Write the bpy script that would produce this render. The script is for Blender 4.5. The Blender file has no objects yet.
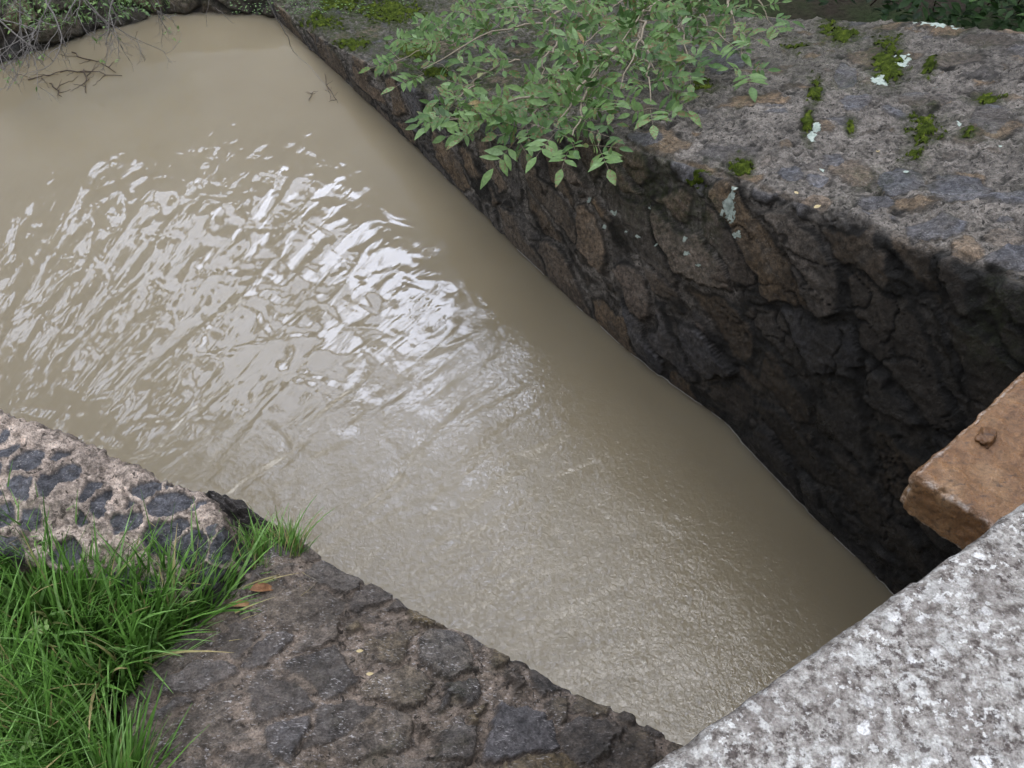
import bpy, math, random
import numpy as np
from mathutils import Vector

random.seed(7)
RS = np.random.RandomState(11)
sc = bpy.context.scene
COL = sc.collection

# ------------------------------------------------------------------ camera
F = 887.0
PITCH = math.radians(47)
H = 3.2
fw = np.array([0, math.cos(PITCH), -math.sin(PITCH)])
rt = np.array([1.0, 0, 0])
up = np.cross(rt, fw)
C0 = np.array([0, 0, H])


def at(x, y, z):
    """survey point: where the sight line through a photo point meets height z"""
    d = fw + rt * (x - 512) / F + up * (384 - y) / F
    return C0 + d * (z - H) / d[2]


def topx(P):
    D = P - C0
    k = D @ fw
    return 512 + F * (D @ rt) / k, 384 - F * (D @ up) / k


cam = bpy.data.cameras.new('camera')
cam.sensor_width = 36
cam.lens = 36 * F / 1024
cam.clip_start = 0.05
cam.clip_end = 2000
camo = bpy.data.objects.new('camera', cam)
camo.location = (0, 0, H)
camo.rotation_euler = (math.radians(90) - PITCH, 0, 0)
COL.objects.link(camo)
sc.camera = camo
sc.view_settings.view_transform = 'Standard'
sc.view_settings.look = 'None'
sc.view_settings.exposure = 0
sc.cycles.max_bounces = 6
sc.cycles.diffuse_bounces = 3


# ------------------------------------------------------------------ noise
def _h(ix, iy, iz, s):
    n = (ix.astype(np.int64) * 374761393 + iy.astype(np.int64) * 668265263 + iz.astype(np.int64) * 2147483647 + s * 974634777) & 0xffffffff
    n = ((n ^ (n >> 13)) * 1274126177) & 0xffffffff
    n = (n ^ (n >> 16)) & 0xffffffff
    n = (n * 2246822519) & 0xffffffff
    n = (n ^ (n >> 13)) & 0xffffffff
    return n / 4294967295.0


def vn(p, s=0):
    i = np.floor(p)
    f = p - i
    f = f * f * f * (f * (f * 6 - 15) + 10)
    i = i.astype(np.int64)
    x, y, z = i[:, 0], i[:, 1], i[:, 2]
    r = 0
    for a in (0, 1):
        wx = f[:, 0] if a else 1 - f[:, 0]
        for b in (0, 1):
            wy = f[:, 1] if b else 1 - f[:, 1]
            for c in (0, 1):
                wz = f[:, 2] if c else 1 - f[:, 2]
                r = r + wx * wy * wz * _h(x + a, y + b, z + c, s)
    return r * 2 - 1


def fbm(p, o=4, s=0, g=0.5):
    r, a = 0, 1.0
    t = 0
    for k in range(o):
        r = r + a * vn(p * 2.03 ** k + k * 17.3, s + k)
        t += a
        a *= g
    return r / t


def ridged(p, o=3, s=0):
    r, a, t = 0, 1.0, 0
    for k in range(o):
        r = r + a * (1 - 2 * np.abs(vn(p * 2.1 ** k + k * 9.1, s + k)))
        t += a
        a *= .5
    return r / t


def worley(p, s=0, jit=0.9):
    i = np.floor(p).astype(np.int64)
    n = len(p)
    f1 = np.full(n, 9.0)
    f2 = np.full(n, 9.0)
    idd = np.zeros(n)
    id2 = np.zeros(n)
    off = np.zeros((n, 3))
    for a in (-1, 0, 1):
        for b in (-1, 0, 1):
            for c in (-1, 0, 1):
                x, y, z = i[:, 0] + a, i[:, 1] + b, i[:, 2] + c
                q = np.stack([x + .5 + jit * (_h(x, y, z, s + 1) - .5), y + .5 + jit * (_h(x, y, z, s + 2) - .5), z + .5 + jit * (_h(x, y, z, s + 3) - .5)], 1)
                dv = p - q
                d = np.sqrt((dv ** 2).sum(1))
                nearer = d < f1
                f2 = np.where(nearer, f1, np.minimum(f2, d))
                f1 = np.where(nearer, d, f1)
                idd = np.where(nearer, _h(x, y, z, s + 4), idd)
                id2 = np.where(nearer, _h(x, y, z, s + 5), id2)
                off = np.where(nearer[:, None], dv, off)
    return f1, f2, idd, id2, off


def ss(a, b, x):
    t = np.clip((x - a) / (b - a), 0, 1)
    return t * t * (3 - 2 * t)


def warp(p, amp, fr, s=50):
    return p + amp * np.stack([fbm(p * fr, 2, s), fbm(p * fr + 31, 2, s + 3), fbm(p * fr + 57, 2, s + 6)], 1)


# ------------------------------------------------------------------ mesh helpers
def new_mesh(name, verts, quads, mat, parent=None, attrs=None, smooth=True):
    me = bpy.data.meshes.new(name)
    verts = np.asarray(verts, dtype=np.float32)
    quads = np.asarray(quads, dtype=np.int32)
    k = quads.shape[1]
    me.vertices.add(len(verts))
    me.vertices.foreach_set('co', verts.ravel())
    me.loops.add(quads.size)
    me.loops.foreach_set('vertex_index', quads.ravel())
    me.polygons.add(len(quads))
    me.polygons.foreach_set('loop_start', np.arange(0, quads.size, k, dtype=np.int32))
    me.polygons.foreach_set('loop_total', np.full(len(quads), k, dtype=np.int32))
    if smooth:
        me.polygons.foreach_set('use_smooth', np.ones(len(quads), dtype=bool))
    me.update(calc_edges=True)
    for n, a in (attrs or {}).items():
        at_ = me.attributes.new(n, 'FLOAT', 'POINT')
        at_.data.foreach_set('value', np.asarray(a, dtype=np.float32).ravel())
    me.validate()
    me.materials.append(mat)
    o = bpy.data.objects.new(name, me)
    COL.objects.link(o)
    if parent:
        o.parent = parent
    return o


def tag(o, label=None, cat=None, group=None, kind=None):
    if label:
        o['label'] = label
    if cat:
        o['category'] = cat
    if group:
        o['group'] = group
    if kind:
        o['kind'] = kind
    return o


def empty(name, loc, label, cat, group=None):
    o = bpy.data.objects.new(name, None)
    o.location = loc
    o.empty_display_size = .1
    COL.objects.link(o)
    return tag(o, label, cat, group)


def gridq(n, m):
    a = np.arange(n * m).reshape(n, m)
    return np.stack([a[:-1, :-1], a[1:, :-1], a[1:, 1:], a[:-1, 1:]], -1).reshape(-1, 4)


def resample(ctrl, segs, axis):
    ctrl = np.asarray(ctrl, float)
    t = []
    for i, s in enumerate(segs):
        t += list(i + np.arange(s) / s)
    t.append(len(segs))
    t = np.array(t)
    i = np.minimum(t.astype(int), len(segs) - 1)
    f = t - i
    A = np.take(ctrl, i, axis)
    B = np.take(ctrl, i + 1, axis)
    sh = [1] * ctrl.ndim
    sh[axis] = -1
    f = f.reshape(sh)
    return A * (1 - f) + B * f


def smooth_axis(P, axis, n):
    for _ in range(n):
        Q = P.copy()
        sl = [slice(None)] * P.ndim
        a, b, c = list(sl), list(sl), list(sl)
        a[axis] = slice(0, -2)
        b[axis] = slice(1, -1)
        c[axis] = slice(2, None)
        Q[tuple(b)] = .25 * P[tuple(a)] + .5 * P[tuple(b)] + .25 * P[tuple(c)]
        P = Q
    return P


def grid_normals(P):
    du = np.gradient(P, axis=0)
    dv = np.gradient(P, axis=1)
    n = np.cross(du, dv)
    n /= np.linalg.norm(n, axis=2, keepdims=True) + 1e-9
    return n


def surface(ctrl, s0, s1, k0=6, k1=6, flip=False):
    P = resample(ctrl, s0, 0)
    P = resample(P, s1, 1)
    P = smooth_axis(P, 0, k0)
    P = smooth_axis(P, 1, k1)
    N = grid_normals(P)
    if flip:
        N = -N
    return P, N


def build_surface(name, P, N, d, mat, attrs, parent=None, flip=False):
    V = (P + N * d.reshape(P.shape[:2])[..., None])
    q = gridq(*P.shape[:2])
    if flip:
        q = q[:, ::-1]
    return new_mesh(name, V.reshape(-1, 3), q, mat, parent, attrs), V


def submesh(name, V, N, keep, lift, mat, parent, flip=False, attrs=None):
    """a separate skin over the part of a surface where keep > 0"""
    n, m = V.shape[:2]
    q = gridq(n, m)
    if flip:
        q = q[:, ::-1]
    k = keep.ravel() > 0.0
    q = q[k[q].sum(1) >= 3]
    if len(q) == 0:
        return None
    used, inv = np.unique(q, return_inverse=True)
    W = (V + N * lift.reshape(n, m)[..., None]).reshape(-1, 3)[used]
    at_ = {a: np.asarray(b).ravel()[used] for a, b in (attrs or {}).items()}
    return new_mesh(name, W, inv.reshape(-1, 4), mat, parent, at_)


def splat(P, pts):
    """union of soft spots; pts = (px, py, rx, ry, height of surface)"""
    X, Y = topx(P)
    r = np.full(len(P), -9.0)
    for (x, y, rx, ry) in pts:
        d = 1 - np.sqrt(((X - x) / rx) ** 2 + ((Y - y) / ry) ** 2)
        r = np.maximum(r, d)
    return r


# ------------------------------------------------------------------ materials
class NT:
    def __init__(self, name, rough=.85):
        self.m = bpy.data.materials.new(name)
        self.m.use_nodes = True
        self.t = self.m.node_tree
        self.b = self.t.nodes['Principled BSDF']
        self.b.inputs['Roughness'].default_value = rough
        self.tc = self.t.nodes.new('ShaderNodeNewGeometry')
        self.pos = self.tc.outputs['Position']

    def n(self, typ, **kw):
        nd = self.t.nodes.new(typ)
        for k, v in kw.items():
            if k.startswith('i_'):
                key = k[2:].replace('_', ' ')
                if key.isdigit():
                    key = int(key)
                self.set(nd.inputs[key], v)
            else:
                setattr(nd, k, v)
        return nd

    def set(self, sock, v):
        if isinstance(v, bpy.types.NodeSocket):
            self.t.links.new(v, sock)
        elif isinstance(v, (tuple, list)) and len(v) == 3 and sock.type == 'RGBA':
            sock.default_value = (*v, 1)
        else:
            sock.default_value = v

    def attr(self, name):
        return self.n('ShaderNodeAttribute', attribute_name=name).outputs['Fac']

    def noise(self, scale, detail=4, rough=.6, dist=0, vec=None):
        return self.n('ShaderNodeTexNoise', i_Vector=vec or self.pos, i_Scale=scale, i_Detail=detail, i_Roughness=rough, i_Distortion=dist).outputs['Fac']

    def voro(self, scale, feature='F1', vec=None, out='Distance'):
        return self.n('ShaderNodeTexVoronoi', feature=feature, i_Vector=vec or self.pos, i_Scale=scale).outputs[out]

    def ramp(self, fac, stops, interp='LINEAR'):
        r = self.n('ShaderNodeValToRGB', i_Fac=fac)
        e = r.color_ramp.elements
        r.color_ramp.interpolation = interp
        while len(e) > 1:
            e.remove(e[0])
        for k, (p, c) in enumerate(stops):
            el = e[0] if k == 0 else e.new(p)
            el.position = p
            el.color = (*c, 1) if isinstance(c, (tuple, list)) else (c, c, c, 1)
        return r.outputs['Color']

    def mix(self, fac, a, b, mode='MIX'):
        m = self.n('ShaderNodeMix', data_type='RGBA', blend_type=mode)
        self.set(m.inputs[0], fac)
        self.set(m.inputs[6], a)
        self.set(m.inputs[7], b)
        return m.outputs[2]

    def math(self, op, a, b=0.0, c=None):
        m = self.n('ShaderNodeMath', operation=op)
        self.set(m.inputs[0], a)
        self.set(m.inputs[1], b)
        if c is not None:
            self.set(m.inputs[2], c)
        return m.outputs[0]

    def bump(self, h, dist, strength=1.0, normal=None):
        b = self.n('ShaderNodeBump', i_Height=h, i_Distance=dist, i_Strength=strength)
        if normal:
            self.set(b.inputs['Normal'], normal)
        return b.outputs['Normal']

    def out(self, col=None, rough=None, normal=None, spec=None):
        if col is not None:
            self.set(self.b.inputs['Base Color'], col)
        if rough is not None:
            self.set(self.b.inputs['Roughness'], rough)
        if normal is not None:
            self.set(self.b.inputs['Normal'], normal)
        if spec is not None:
            self.set(self.b.inputs['Specular IOR Level'], spec)
        return self.m


def masonry_mat(name, stones, mortar, grain=1.0, speck=(.6, .58, .55), speck_amt=.25, spec=.4, hollow_col=(.03, .028, .02), bumpk=1.0, glint_rot=None):
    """rubble stone and mortar; attributes: mask (stone), rnd, wet, green, dark"""
    t = NT(name)
    rnd = t.attr('rnd')
    n1 = t.noise(9, 6, .65)
    n2 = t.noise(45, 5, .7)
    n3 = t.noise(220 * grain, 3, .7)
    st = t.ramp(rnd, stones)
    st = t.mix(t.math('MULTIPLY', t.ramp(n1, [(.42, 0), (.7, 1)]), .55), st, stones[len(stones) // 2][1])
    st = t.mix(1.0, st, t.ramp(n2, [(.36, .42), (.5, 1.0), (.64, 1.6)]), 'MULTIPLY')
    mo = t.ramp(t.noise(34, 6, .72), [(.36, tuple(c * .35 for c in mortar)), (.5, mortar), (.62, tuple(min(.8, c * 1.5) for c in mortar))])
    c = t.mix(t.attr('mask'), mo, st)
    # tiny pale crystals and lichen grains; stretched ones are painted glints
    if glint_rot is None:
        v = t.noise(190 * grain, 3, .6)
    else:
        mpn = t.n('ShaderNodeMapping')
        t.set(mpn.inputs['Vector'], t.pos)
        mpn.inputs['Rotation'].default_value = (0, 0, -glint_rot)
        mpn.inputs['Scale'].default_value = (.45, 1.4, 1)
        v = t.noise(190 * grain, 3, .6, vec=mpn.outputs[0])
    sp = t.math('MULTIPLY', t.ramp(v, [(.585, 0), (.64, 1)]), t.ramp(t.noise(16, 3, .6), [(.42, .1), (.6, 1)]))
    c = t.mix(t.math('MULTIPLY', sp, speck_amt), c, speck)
    c = t.mix(1.0, c, t.ramp(n3, [(.36, .68), (.5, 1.0), (.64, 1.32)]), 'MULTIPLY')
    c = t.mix(1.0, c, t.ramp(t.noise(5, 6, .7), [(.34, .55), (.5, 1.0), (.66, 1.35)]), 'MULTIPLY')
    pit = t.ramp(t.noise(62, 3, .55, .6), [(.35, 1), (.40, 0)])
    c = t.mix(t.math('MULTIPLY', pit, t.math('SUBTRACT', 1.0, t.math('MULTIPLY', t.attr('mask'), .7))), c, tuple(q * .22 for q in mortar))
    # dark tone in hollows, algae, dark damp
    c = t.mix(t.attr('cav'), c, hollow_col)
    gm = t.math('MULTIPLY', t.attr('green'), t.ramp(t.noise(26, 5, .7), [(.4, 0), (.62, 1)]))
    c = t.mix(gm, c, t.ramp(n3, [(.35, (.012, .018, .004)), (.65, (.06, .075, .012))]))
    wet = t.attr('wet')
    c = t.mix(wet, c, t.mix(1.0, c, (.38, .36, .35), 'MULTIPLY'))
    wn = t.math('MULTIPLY', wet, t.ramp(t.noise(14, 4, .6), [(.42, 0), (.6, 1)]))
    ro = t.math('SUBTRACT', .9, t.math('MULTIPLY', wn, .66))
    nb = t.bump(n2, .008 * bumpk, .9)
    nb = t.bump(n3, .004 * bumpk, 1.0, nb)
    nb = t.bump(v, .002 * bumpk, .9, nb)
    return t.out(c, ro, nb, spec)


def leaf_mat(name, stops, under=1.0, rough=.5, trans=.25):
    t = NT(name, rough)
    c = t.ramp(t.attr('rnd'), stops)
    c = t.mix(1.0, c, t.ramp(t.noise(60, 4, .6), [(.3, .7), (.7, 1.3)]), 'MULTIPLY')
    c = t.mix(t.math('MULTIPLY', t.attr('spot'), t.ramp(t.noise(90, 2, .5), [(.52, 0), (.6, 1)])), c, (.16, .11, .05))
    t.out(c, rough, t.bump(t.noise(120, 3, .6), .002, .5), .35)
    tr = t.n('ShaderNodeBsdfTranslucent')
    t.set(tr.inputs['Color'], c)
    mx = t.n('ShaderNodeMixShader')
    mx.inputs[0].default_value = trans
    o = t.t.nodes['Material Output']
    t.t.links.new(t.b.outputs[0], mx.inputs[1])
    t.t.links.new(tr.outputs[0], mx.inputs[2])
    t.t.links.new(mx.outputs[0], o.inputs[0])
    return t.m


def plain_mat(name, a, b, scale=40, rough=.8, bump=.003, spec=.3):
    t = NT(name, rough)
    n = t.noise(scale, 5, .65)
    return t.out(t.ramp(n, [(.32, a), (.68, b)]), rough, t.bump(n, bump, .9), spec)


def moss_mat(name, a, b, c):
    t = NT(name, 1.0)
    n = t.noise(230, 3, .7)
    col = t.ramp(t.math('ADD', t.math('MULTIPLY', t.noise(28, 4, .6), .6), t.math('MULTIPLY', n, .4)), [(.36, a), (.52, b), (.68, c)])
    return t.out(col, 1.0, t.bump(n, .004, 1.0), .1)


M_face = masonry_mat('dark_rubble_stone',
                     [(.0, (.045, .04, .036)), (.2, (.10, .08, .06)), (.4, (.06, .055, .055)), (.6, (.13, .10, .065)), (.8, (.075, .062, .048)), (1, (.15, .13, .11))],
                     (.13, .105, .08), .8, (.6, .58, .5), .2, .5, (.012, .01, .008), 1.3)
M_left = masonry_mat('basalt_in_pink_mortar',
                     [(0, (.068, .068, .075)), (.4, (.096, .096, .105)), (.7, (.08, .081, .09)), (1, (.125, .122, .126))],
                     (.43, .35, .29), .9, (.6, .55, .5), .35, .3, (.06, .045, .035), 1.5)
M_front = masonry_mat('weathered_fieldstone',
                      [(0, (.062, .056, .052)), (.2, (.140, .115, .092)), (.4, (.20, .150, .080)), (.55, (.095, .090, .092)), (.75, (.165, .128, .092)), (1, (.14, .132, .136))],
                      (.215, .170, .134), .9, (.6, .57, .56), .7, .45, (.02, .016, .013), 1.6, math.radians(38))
M_moss = moss_mat('green_moss', (.010, .016, .003), (.045, .064, .008), (.13, .16, .022))
M_lichen = plain_mat('pale_lichen', (.24, .29, .25), (.46, .51, .45), 90, .95, .002, .1)
M_bark = plain_mat('pale_twig_bark', (.16, .13, .095), (.34, .29, .21), 120, .8, .001)
M_greytwig = plain_mat('grey_twig_bark', (.10, .09, .085), (.26, .24, .22), 120, .85, .001)
M_darktwig = plain_mat('wet_twig_bark', (.035, .022, .015), (.07, .045, .03), 120, .5, .001)
M_soil = plain_mat('damp_soil', (.018, .013, .009), (.05, .038, .025), 30, .95, .01, .1)
M_dead = plain_mat('dead_leaf', (.10, .04, .015), (.30, .15, .07), 60, .6, .002)
M_tan = plain_mat('tan_dead_leaf', (.20, .10, .04), (.36, .22, .11), 60, .6, .002)
M_chip = plain_mat('yellow_leaf_chip', (.35, .27, .13), (.55, .45, .25), 60, .6, .001)
M_leaf = leaf_mat('shrub_leaf', [(0, (.030, .070, .018)), (.35, (.070, .142, .036)), (.75, (.13, .22, .062)), (.94, (.18, .28, .12)), (1, (.26, .20, .08))])
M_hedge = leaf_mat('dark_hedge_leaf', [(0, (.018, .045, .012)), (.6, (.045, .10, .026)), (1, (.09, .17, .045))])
M_weed = leaf_mat('weed_leaf', [(0, (.05, .10, .02)), (.6, (.11, .20, .05)), (1, (.20, .30, .09))])
M_grass = leaf_mat('grass_blade', [(0, (.036, .090, .014)), (.3, (.095, .21, .034)), (.7, (.20, .39, .08)), (.92, (.26, .43, .15)), (.97, (.32, .34, .14)), (1, (.42, .34, .16))], rough=.45, trans=.3)

# granite of the parapet: white lichen bloom, dark freckles
t = NT('lichened_pale_granite', .9)
nA = t.noise(14, 5, .6)
nB = t.noise(70, 5, .75)
nC = t.noise(330, 3, .7)
col = t.ramp(nB, [(.38, (.10, .085, .075)), (.46, (.24, .218, .195)), (.54, (.345, .322, .292)), (.64, (.46, .44, .405))])
col = t.mix(t.math('MULTIPLY', t.ramp(nA, [(.5, 0), (.66, 1)]), .6), col, (.16, .135, .12))
wv = t.n('ShaderNodeVectorMath', operation='ADD')
t.set(wv.inputs[0], t.pos)
nz = t.n('ShaderNodeTexNoise', i_Vector=t.pos, i_Scale=60, i_Detail=3)
sc_ = t.n('ShaderNodeVectorMath', operation='SCALE')
t.set(sc_.inputs[0], nz.outputs['Color'])
sc_.inputs['Scale'].default_value = .022
t.set(wv.inputs[1], sc_.outputs[0])
offs = t.n('ShaderNodeVectorMath', operation='ADD')
t.set(offs.inputs[0], t.pos)
offs.inputs[1].default_value = (7.3, 2.1, 4.4)
for sca, lo, hi_, colr, cl, amt in ((30, .56, .60, (.48, .47, .44), (.45, .6), .7), (62, .55, .61, (.58, .57, .54), (.42, .56), .7), (120, .56, .60, (.66, .65, .62), (.38, .58), .85)):
    sp = t.ramp(t.noise(sca, 4, .6, vec=offs.outputs[0]), [(lo, 0), (hi_, 1)])
    cl_ = t.ramp(t.noise(6 + sca * .12, 3, .6), [(cl[0], 0), (cl[1], 1)])
    col = t.mix(t.math('MULTIPLY', t.math('MULTIPLY', sp, cl_), amt), col, colr)
v = t.voro(42, vec=wv.outputs[0])
sp = t.math('MULTIPLY', t.ramp(v, [(.26, 1), (.34, 0)]), t.ramp(t.noise(11, 3, .6), [(.46, 0), (.56, 1)]))
col = t.mix(t.math('MULTIPLY', sp, .85), col, (.74, .73, .71))
dk = t.math('MULTIPLY', t.ramp(t.noise(85, 5, .7), [(.40, 1), (.46, 0)]), t.ramp(t.noise(13, 4, .7), [(.42, .2), (.54, 1)]))
col = t.mix(t.math('MULTIPLY', dk, .85), col, (.06, .045, .04))
col = t.mix(1.0, col, t.ramp(nC, [(.3, .6), (.5, 1), (.7, 1.3)]), 'MULTIPLY')
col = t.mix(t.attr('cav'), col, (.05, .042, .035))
M_parapet = t.out(col, .9, t.bump(nC, .0015, 1.0, t.bump(nB, .005, 1.0)), .25)

# reddish-brown wet slab
t = NT('brown_sandstone', .5)
nA = t.noise(10, 6, .65)
nB = t.noise(55, 6, .75)
nC = t.noise(260, 3, .7)
col = t.ramp(nA, [(.35, (.14, .066, .026)), (.5, (.215, .112, .048)), (.65, (.28, .165, .082))])
col = t.mix(1.0, col, t.ramp(nB, [(.3, .45), (.46, .95), (.7, 1.4)]), 'MULTIPLY')
st = t.n('ShaderNodeMapping')
t.set(st.inputs['Vector'], t.pos)
st.inputs['Rotation'].default_value = (0, 0, math.radians(-42))
st.inputs['Scale'].default_value = (25, 90, 60)
ns = t.noise(1.0, 3, .6, vec=st.outputs[0])
col = t.mix(t.math('MULTIPLY', t.ramp(ns, [(.6, 0), (.68, 1)]), .7), col, (.05, .03, .02))
col = t.mix(t.math('MULTIPLY', t.attr('edge'), t.ramp(nB, [(.45, 0), (.6, 1)])), col, (.5, .42, .36))
col = t.mix(1.0, col, t.ramp(nC, [(.3, .7), (.7, 1.3)]), 'MULTIPLY')
M_slab = t.out(col, t.ramp(nB, [(.4, .5), (.6, .2)]), t.bump(nC, .0015, 1.0, t.bump(nB, .005, .8)), .5)

# ground
t = NT('grassy_soil', .95)
nA = t.noise(1.2, 6, .6)
nB = t.noise(25, 5, .7)
col = t.mix(t.ramp(nA, [(.4, 0), (.6, 1)]), (.03, .024, .017), (.026, .04, .014))
col = t.mix(1.0, col, t.ramp(nB, [(.3, .5), (.7, 1.5)]), 'MULTIPLY')
M_ground = t.out(col, .95, t.bump(nB, .03, 1.0), .1)

# ------------------------------------------------------------------ channel frame
A0 = np.array([-1.8, 6.87])
DIR = np.array([0.55324, -0.83302])
NRM = np.array([0.83302, 0.55324])
KA = np.array([-2.0, 0.34, 2.23, 3.33, 4.10, 4.55, 4.85, 5.47, 5.83, 6.6, 8.0])
KZ = np.array([0.10, 0.14, 0.46, 0.79, 1.05, 1.17, 1.25, 1.41, 1.535, 1.62, 1.62])


def along(x, y):
    return (x - A0[0]) * DIR[0] + (y - A0[1]) * DIR[1]


def topz(a):
    return np.interp(a, KA, KZ)


# ------------------------------------------------------------------ right wall
wl = [(285, 25), (345, 80), (430, 160), (520, 250), (600, 325), (660, 375), (720, 415), (800, 500), (885, 583)]
te = [(300, 25), (362, 58), (420, 90), (470, 108), (520, 122), (570, 133), (618, 140), (690, 165), (745, 187), (830, 213), (890, 237), (945, 254), (1000, 268)]


def vertical_top(q):
    zs = np.linspace(-.2, 2.4, 2601)
    a = at(q[0], q[1], 0)
    best, bz = 9, 0
    d = fw + rt * (q[0] - 512) / F + up * (384 - q[1]) / F
    T = C0 + d[None, :] * ((zs - H) / d[2])[:, None]
    e = np.abs((T[:, 0] - A0[0]) * NRM[0] + (T[:, 1] - A0[1]) * NRM[1])
    return T[int(np.argmin(e))]


TE = [vertical_top(q) for q in te]
ta = np.array([along(T[0], T[1]) for T in TE])
tz = np.array([T[2] for T in TE])
WLp = [at(x, y, 0) for x, y in wl]
wa = np.array([along(W[0], W[1]) for W in WLp])
wo = np.array([(W[0] - A0[0]) * NRM[0] + (W[1] - A0[1]) * NRM[1] for W in WLp])
stations = [-.25, 0.05, .5, 1.0, 1.6, 2.2, 2.8, 3.4, 4.0, 4.5, 5.0, 5.5, 6.0, 6.6, 7.2]
segs = [20, 26, 36, 40, 56, 66, 76, 90, 84, 92, 100, 104, 90, 50]
ctrl = []
for a in stations:
    z = float(np.interp(a, ta, tz)) if a <= ta[-1] else float(tz[-1] + (a - ta[-1]) * .12)
    if a < .34:
        z = .16
    o = float(np.interp(a, wa, wo))
    base = A0 + DIR * a + NRM * o
    topo = A0 + DIR * a
    bs = lambda w, zz, b=topo: [b[0] + NRM[0] * w, b[1] + NRM[1] * w, zz]
    ctrl.append([
        [base[0] - NRM[0] * .03, base[1] - NRM[1] * .03, -.45],
        [base[0], base[1], 0.0],
        [(base[0] * .5 + topo[0] * .5), (base[1] * .5 + topo[1] * .5), z * .5],
        bs(0.0, z - .02),
        bs(0.035, z + .012),
        bs(.5, z + .03),
        bs(1.1, z + .03),
        bs(2.05, z + .00),
        bs(2.18, z - .10),
        bs(2.24, z - .75),
    ])
P, N = surface(ctrl, segs, [14, 60, 80, 8, 70, 70, 64, 14, 14], 12, 3, flip=False)
if N[100, 40] @ np.array([-NRM[0], -NRM[1], 0]) < 0:
    N = -N
    FL = True
else:
    FL = False
Pf = P.reshape(-1, 3)
aa = along(Pf[:, 0], Pf[:, 1])
topm = ss(.55, .85, N.reshape(-1, 3)[:, 2])          # 1 on the top, 0 on the face
stretch = np.stack([aa, (Pf[:, 0] - A0[0]) * NRM[0] + (Pf[:, 1] - A0[1]) * NRM[1], Pf[:, 2]], 1)
# face: big rough stones laid in leaning courses
Q = warp(stretch, .09, 4)
Q = warp(Q, .016, 24, 70)
Qf = Q * np.array([2.5, 2.5, 4.1]) + np.array([Q[:, 2] * 1.1, Q[:, 2] * 0, Q[:, 0] * .5]).T
f1, f2, r1, r2, off = worley(Qf, 5)
mF = ss(.03, .13, f2 - f1)
tilt = (off * (np.stack([_h((r1 * 9999).astype(int), (r2 * 999).astype(int), np.full(len(r1), k), 9) for k in range(3)], 1) - .5)).sum(1)
mid = fbm(stretch * 9, 4, 3)
fine = fbm(stretch * 38, 4, 13)
rg = ridged(warp(stretch, .04, 9) * np.array([7, 7, 11.]), 4, 23)
ck = np.abs(fbm(warp(stretch, .05, 8, 29) * np.array([4.5, 4.5, 8]), 3, 27))
crack = ss(.055, .0, ck) * ss(-.1, .2, fbm(stretch * 2.2, 2, 28))
mort = 1 - mF
dF = mF * (.020 + .026 * (r2 - .5)) + .05 * tilt * mF + .010 * mid + .006 * fine + .005 * rg - .012 * crack + (.003 + .010 * mort) * ridged(stretch * np.array([22, 22, 34.]), 4, 31) + .003 * fbm(stretch * 90, 3, 32)
dF = dF * (.35 + .65 * ss(-.02, .16, Pf[:, 2]))
# top: lumpy mortar bed, few flat stones showing
Q2 = warp(stretch, .06, 7, 90)
Q2 = warp(Q2, .014, 40, 93) * np.array([3.6, 5.2, 2.0])
g1, g2, s1, s2, off2 = worley(Q2, 33)
present = (s1 > .68).astype(float)
mT = ss(.10, .26, g2 - g1 + .05 * fine) * present
Q3 = warp(stretch, .03, 12, 96) * np.array([9, 11, 5.])
h1, h2, u1, u2, off3 = worley(Q3, 43)
mT2 = ss(.14, .26, h2 - h1 + .06 * fine) * (u1 > .7) * (1 - present)
mTT = np.maximum(mT, mT2)
big_st = splat(Pf, [(855, 105, 17, 11), (958, 193, 40, 17), (940, 232, 34, 13), (833, 163, 13, 8), (902, 186, 24, 15), (992, 122, 20, 18), (845, 75, 14, 12), (876, 206, 22, 8), (790, 178, 14, 8), (720, 62, 26, 14), (700, 190, 14, 8), (775, 205, 14, 8), (1010, 262, 26, 12), (925, 100, 26, 9), (660, 172, 14, 8), (645, 140, 20, 7)])
bsd = ss(.02, .14, big_st + .35 * fbm(stretch * 14, 3, 61)) * topm
mTT = np.maximum(mTT, bsd)
lump = ridged(stretch * 26, 4, 63)
und = fbm(stretch * 3.2, 3, 67)
dT = .03 * und + .020 * mid + .010 * fine + (1 - mTT) * (.016 * lump + .011 * fbm(stretch * 60, 3, 71)) + mTT * (.010 + .012 * (off2[:, 0] * (s1 - .8) + off2[:, 1] * (s2 - .5)))
depth = stretch[:, 1]
dd = dF * (1 - topm) + dT * topm
mask = mF * (1 - topm) + mTT * topm
mask = mask * (1 - .35 * ss(.1, .5, fbm(stretch * 14, 3, 77)) * (1 - topm))
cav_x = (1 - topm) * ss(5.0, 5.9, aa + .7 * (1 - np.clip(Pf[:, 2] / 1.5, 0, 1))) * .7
rnd = np.where(topm > .5, np.where(bsd > .3, .72 + .1 * vn(Pf * 3, 62), np.where(present > 0, s2, u2)), r2)
zt = topz(aa)
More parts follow.
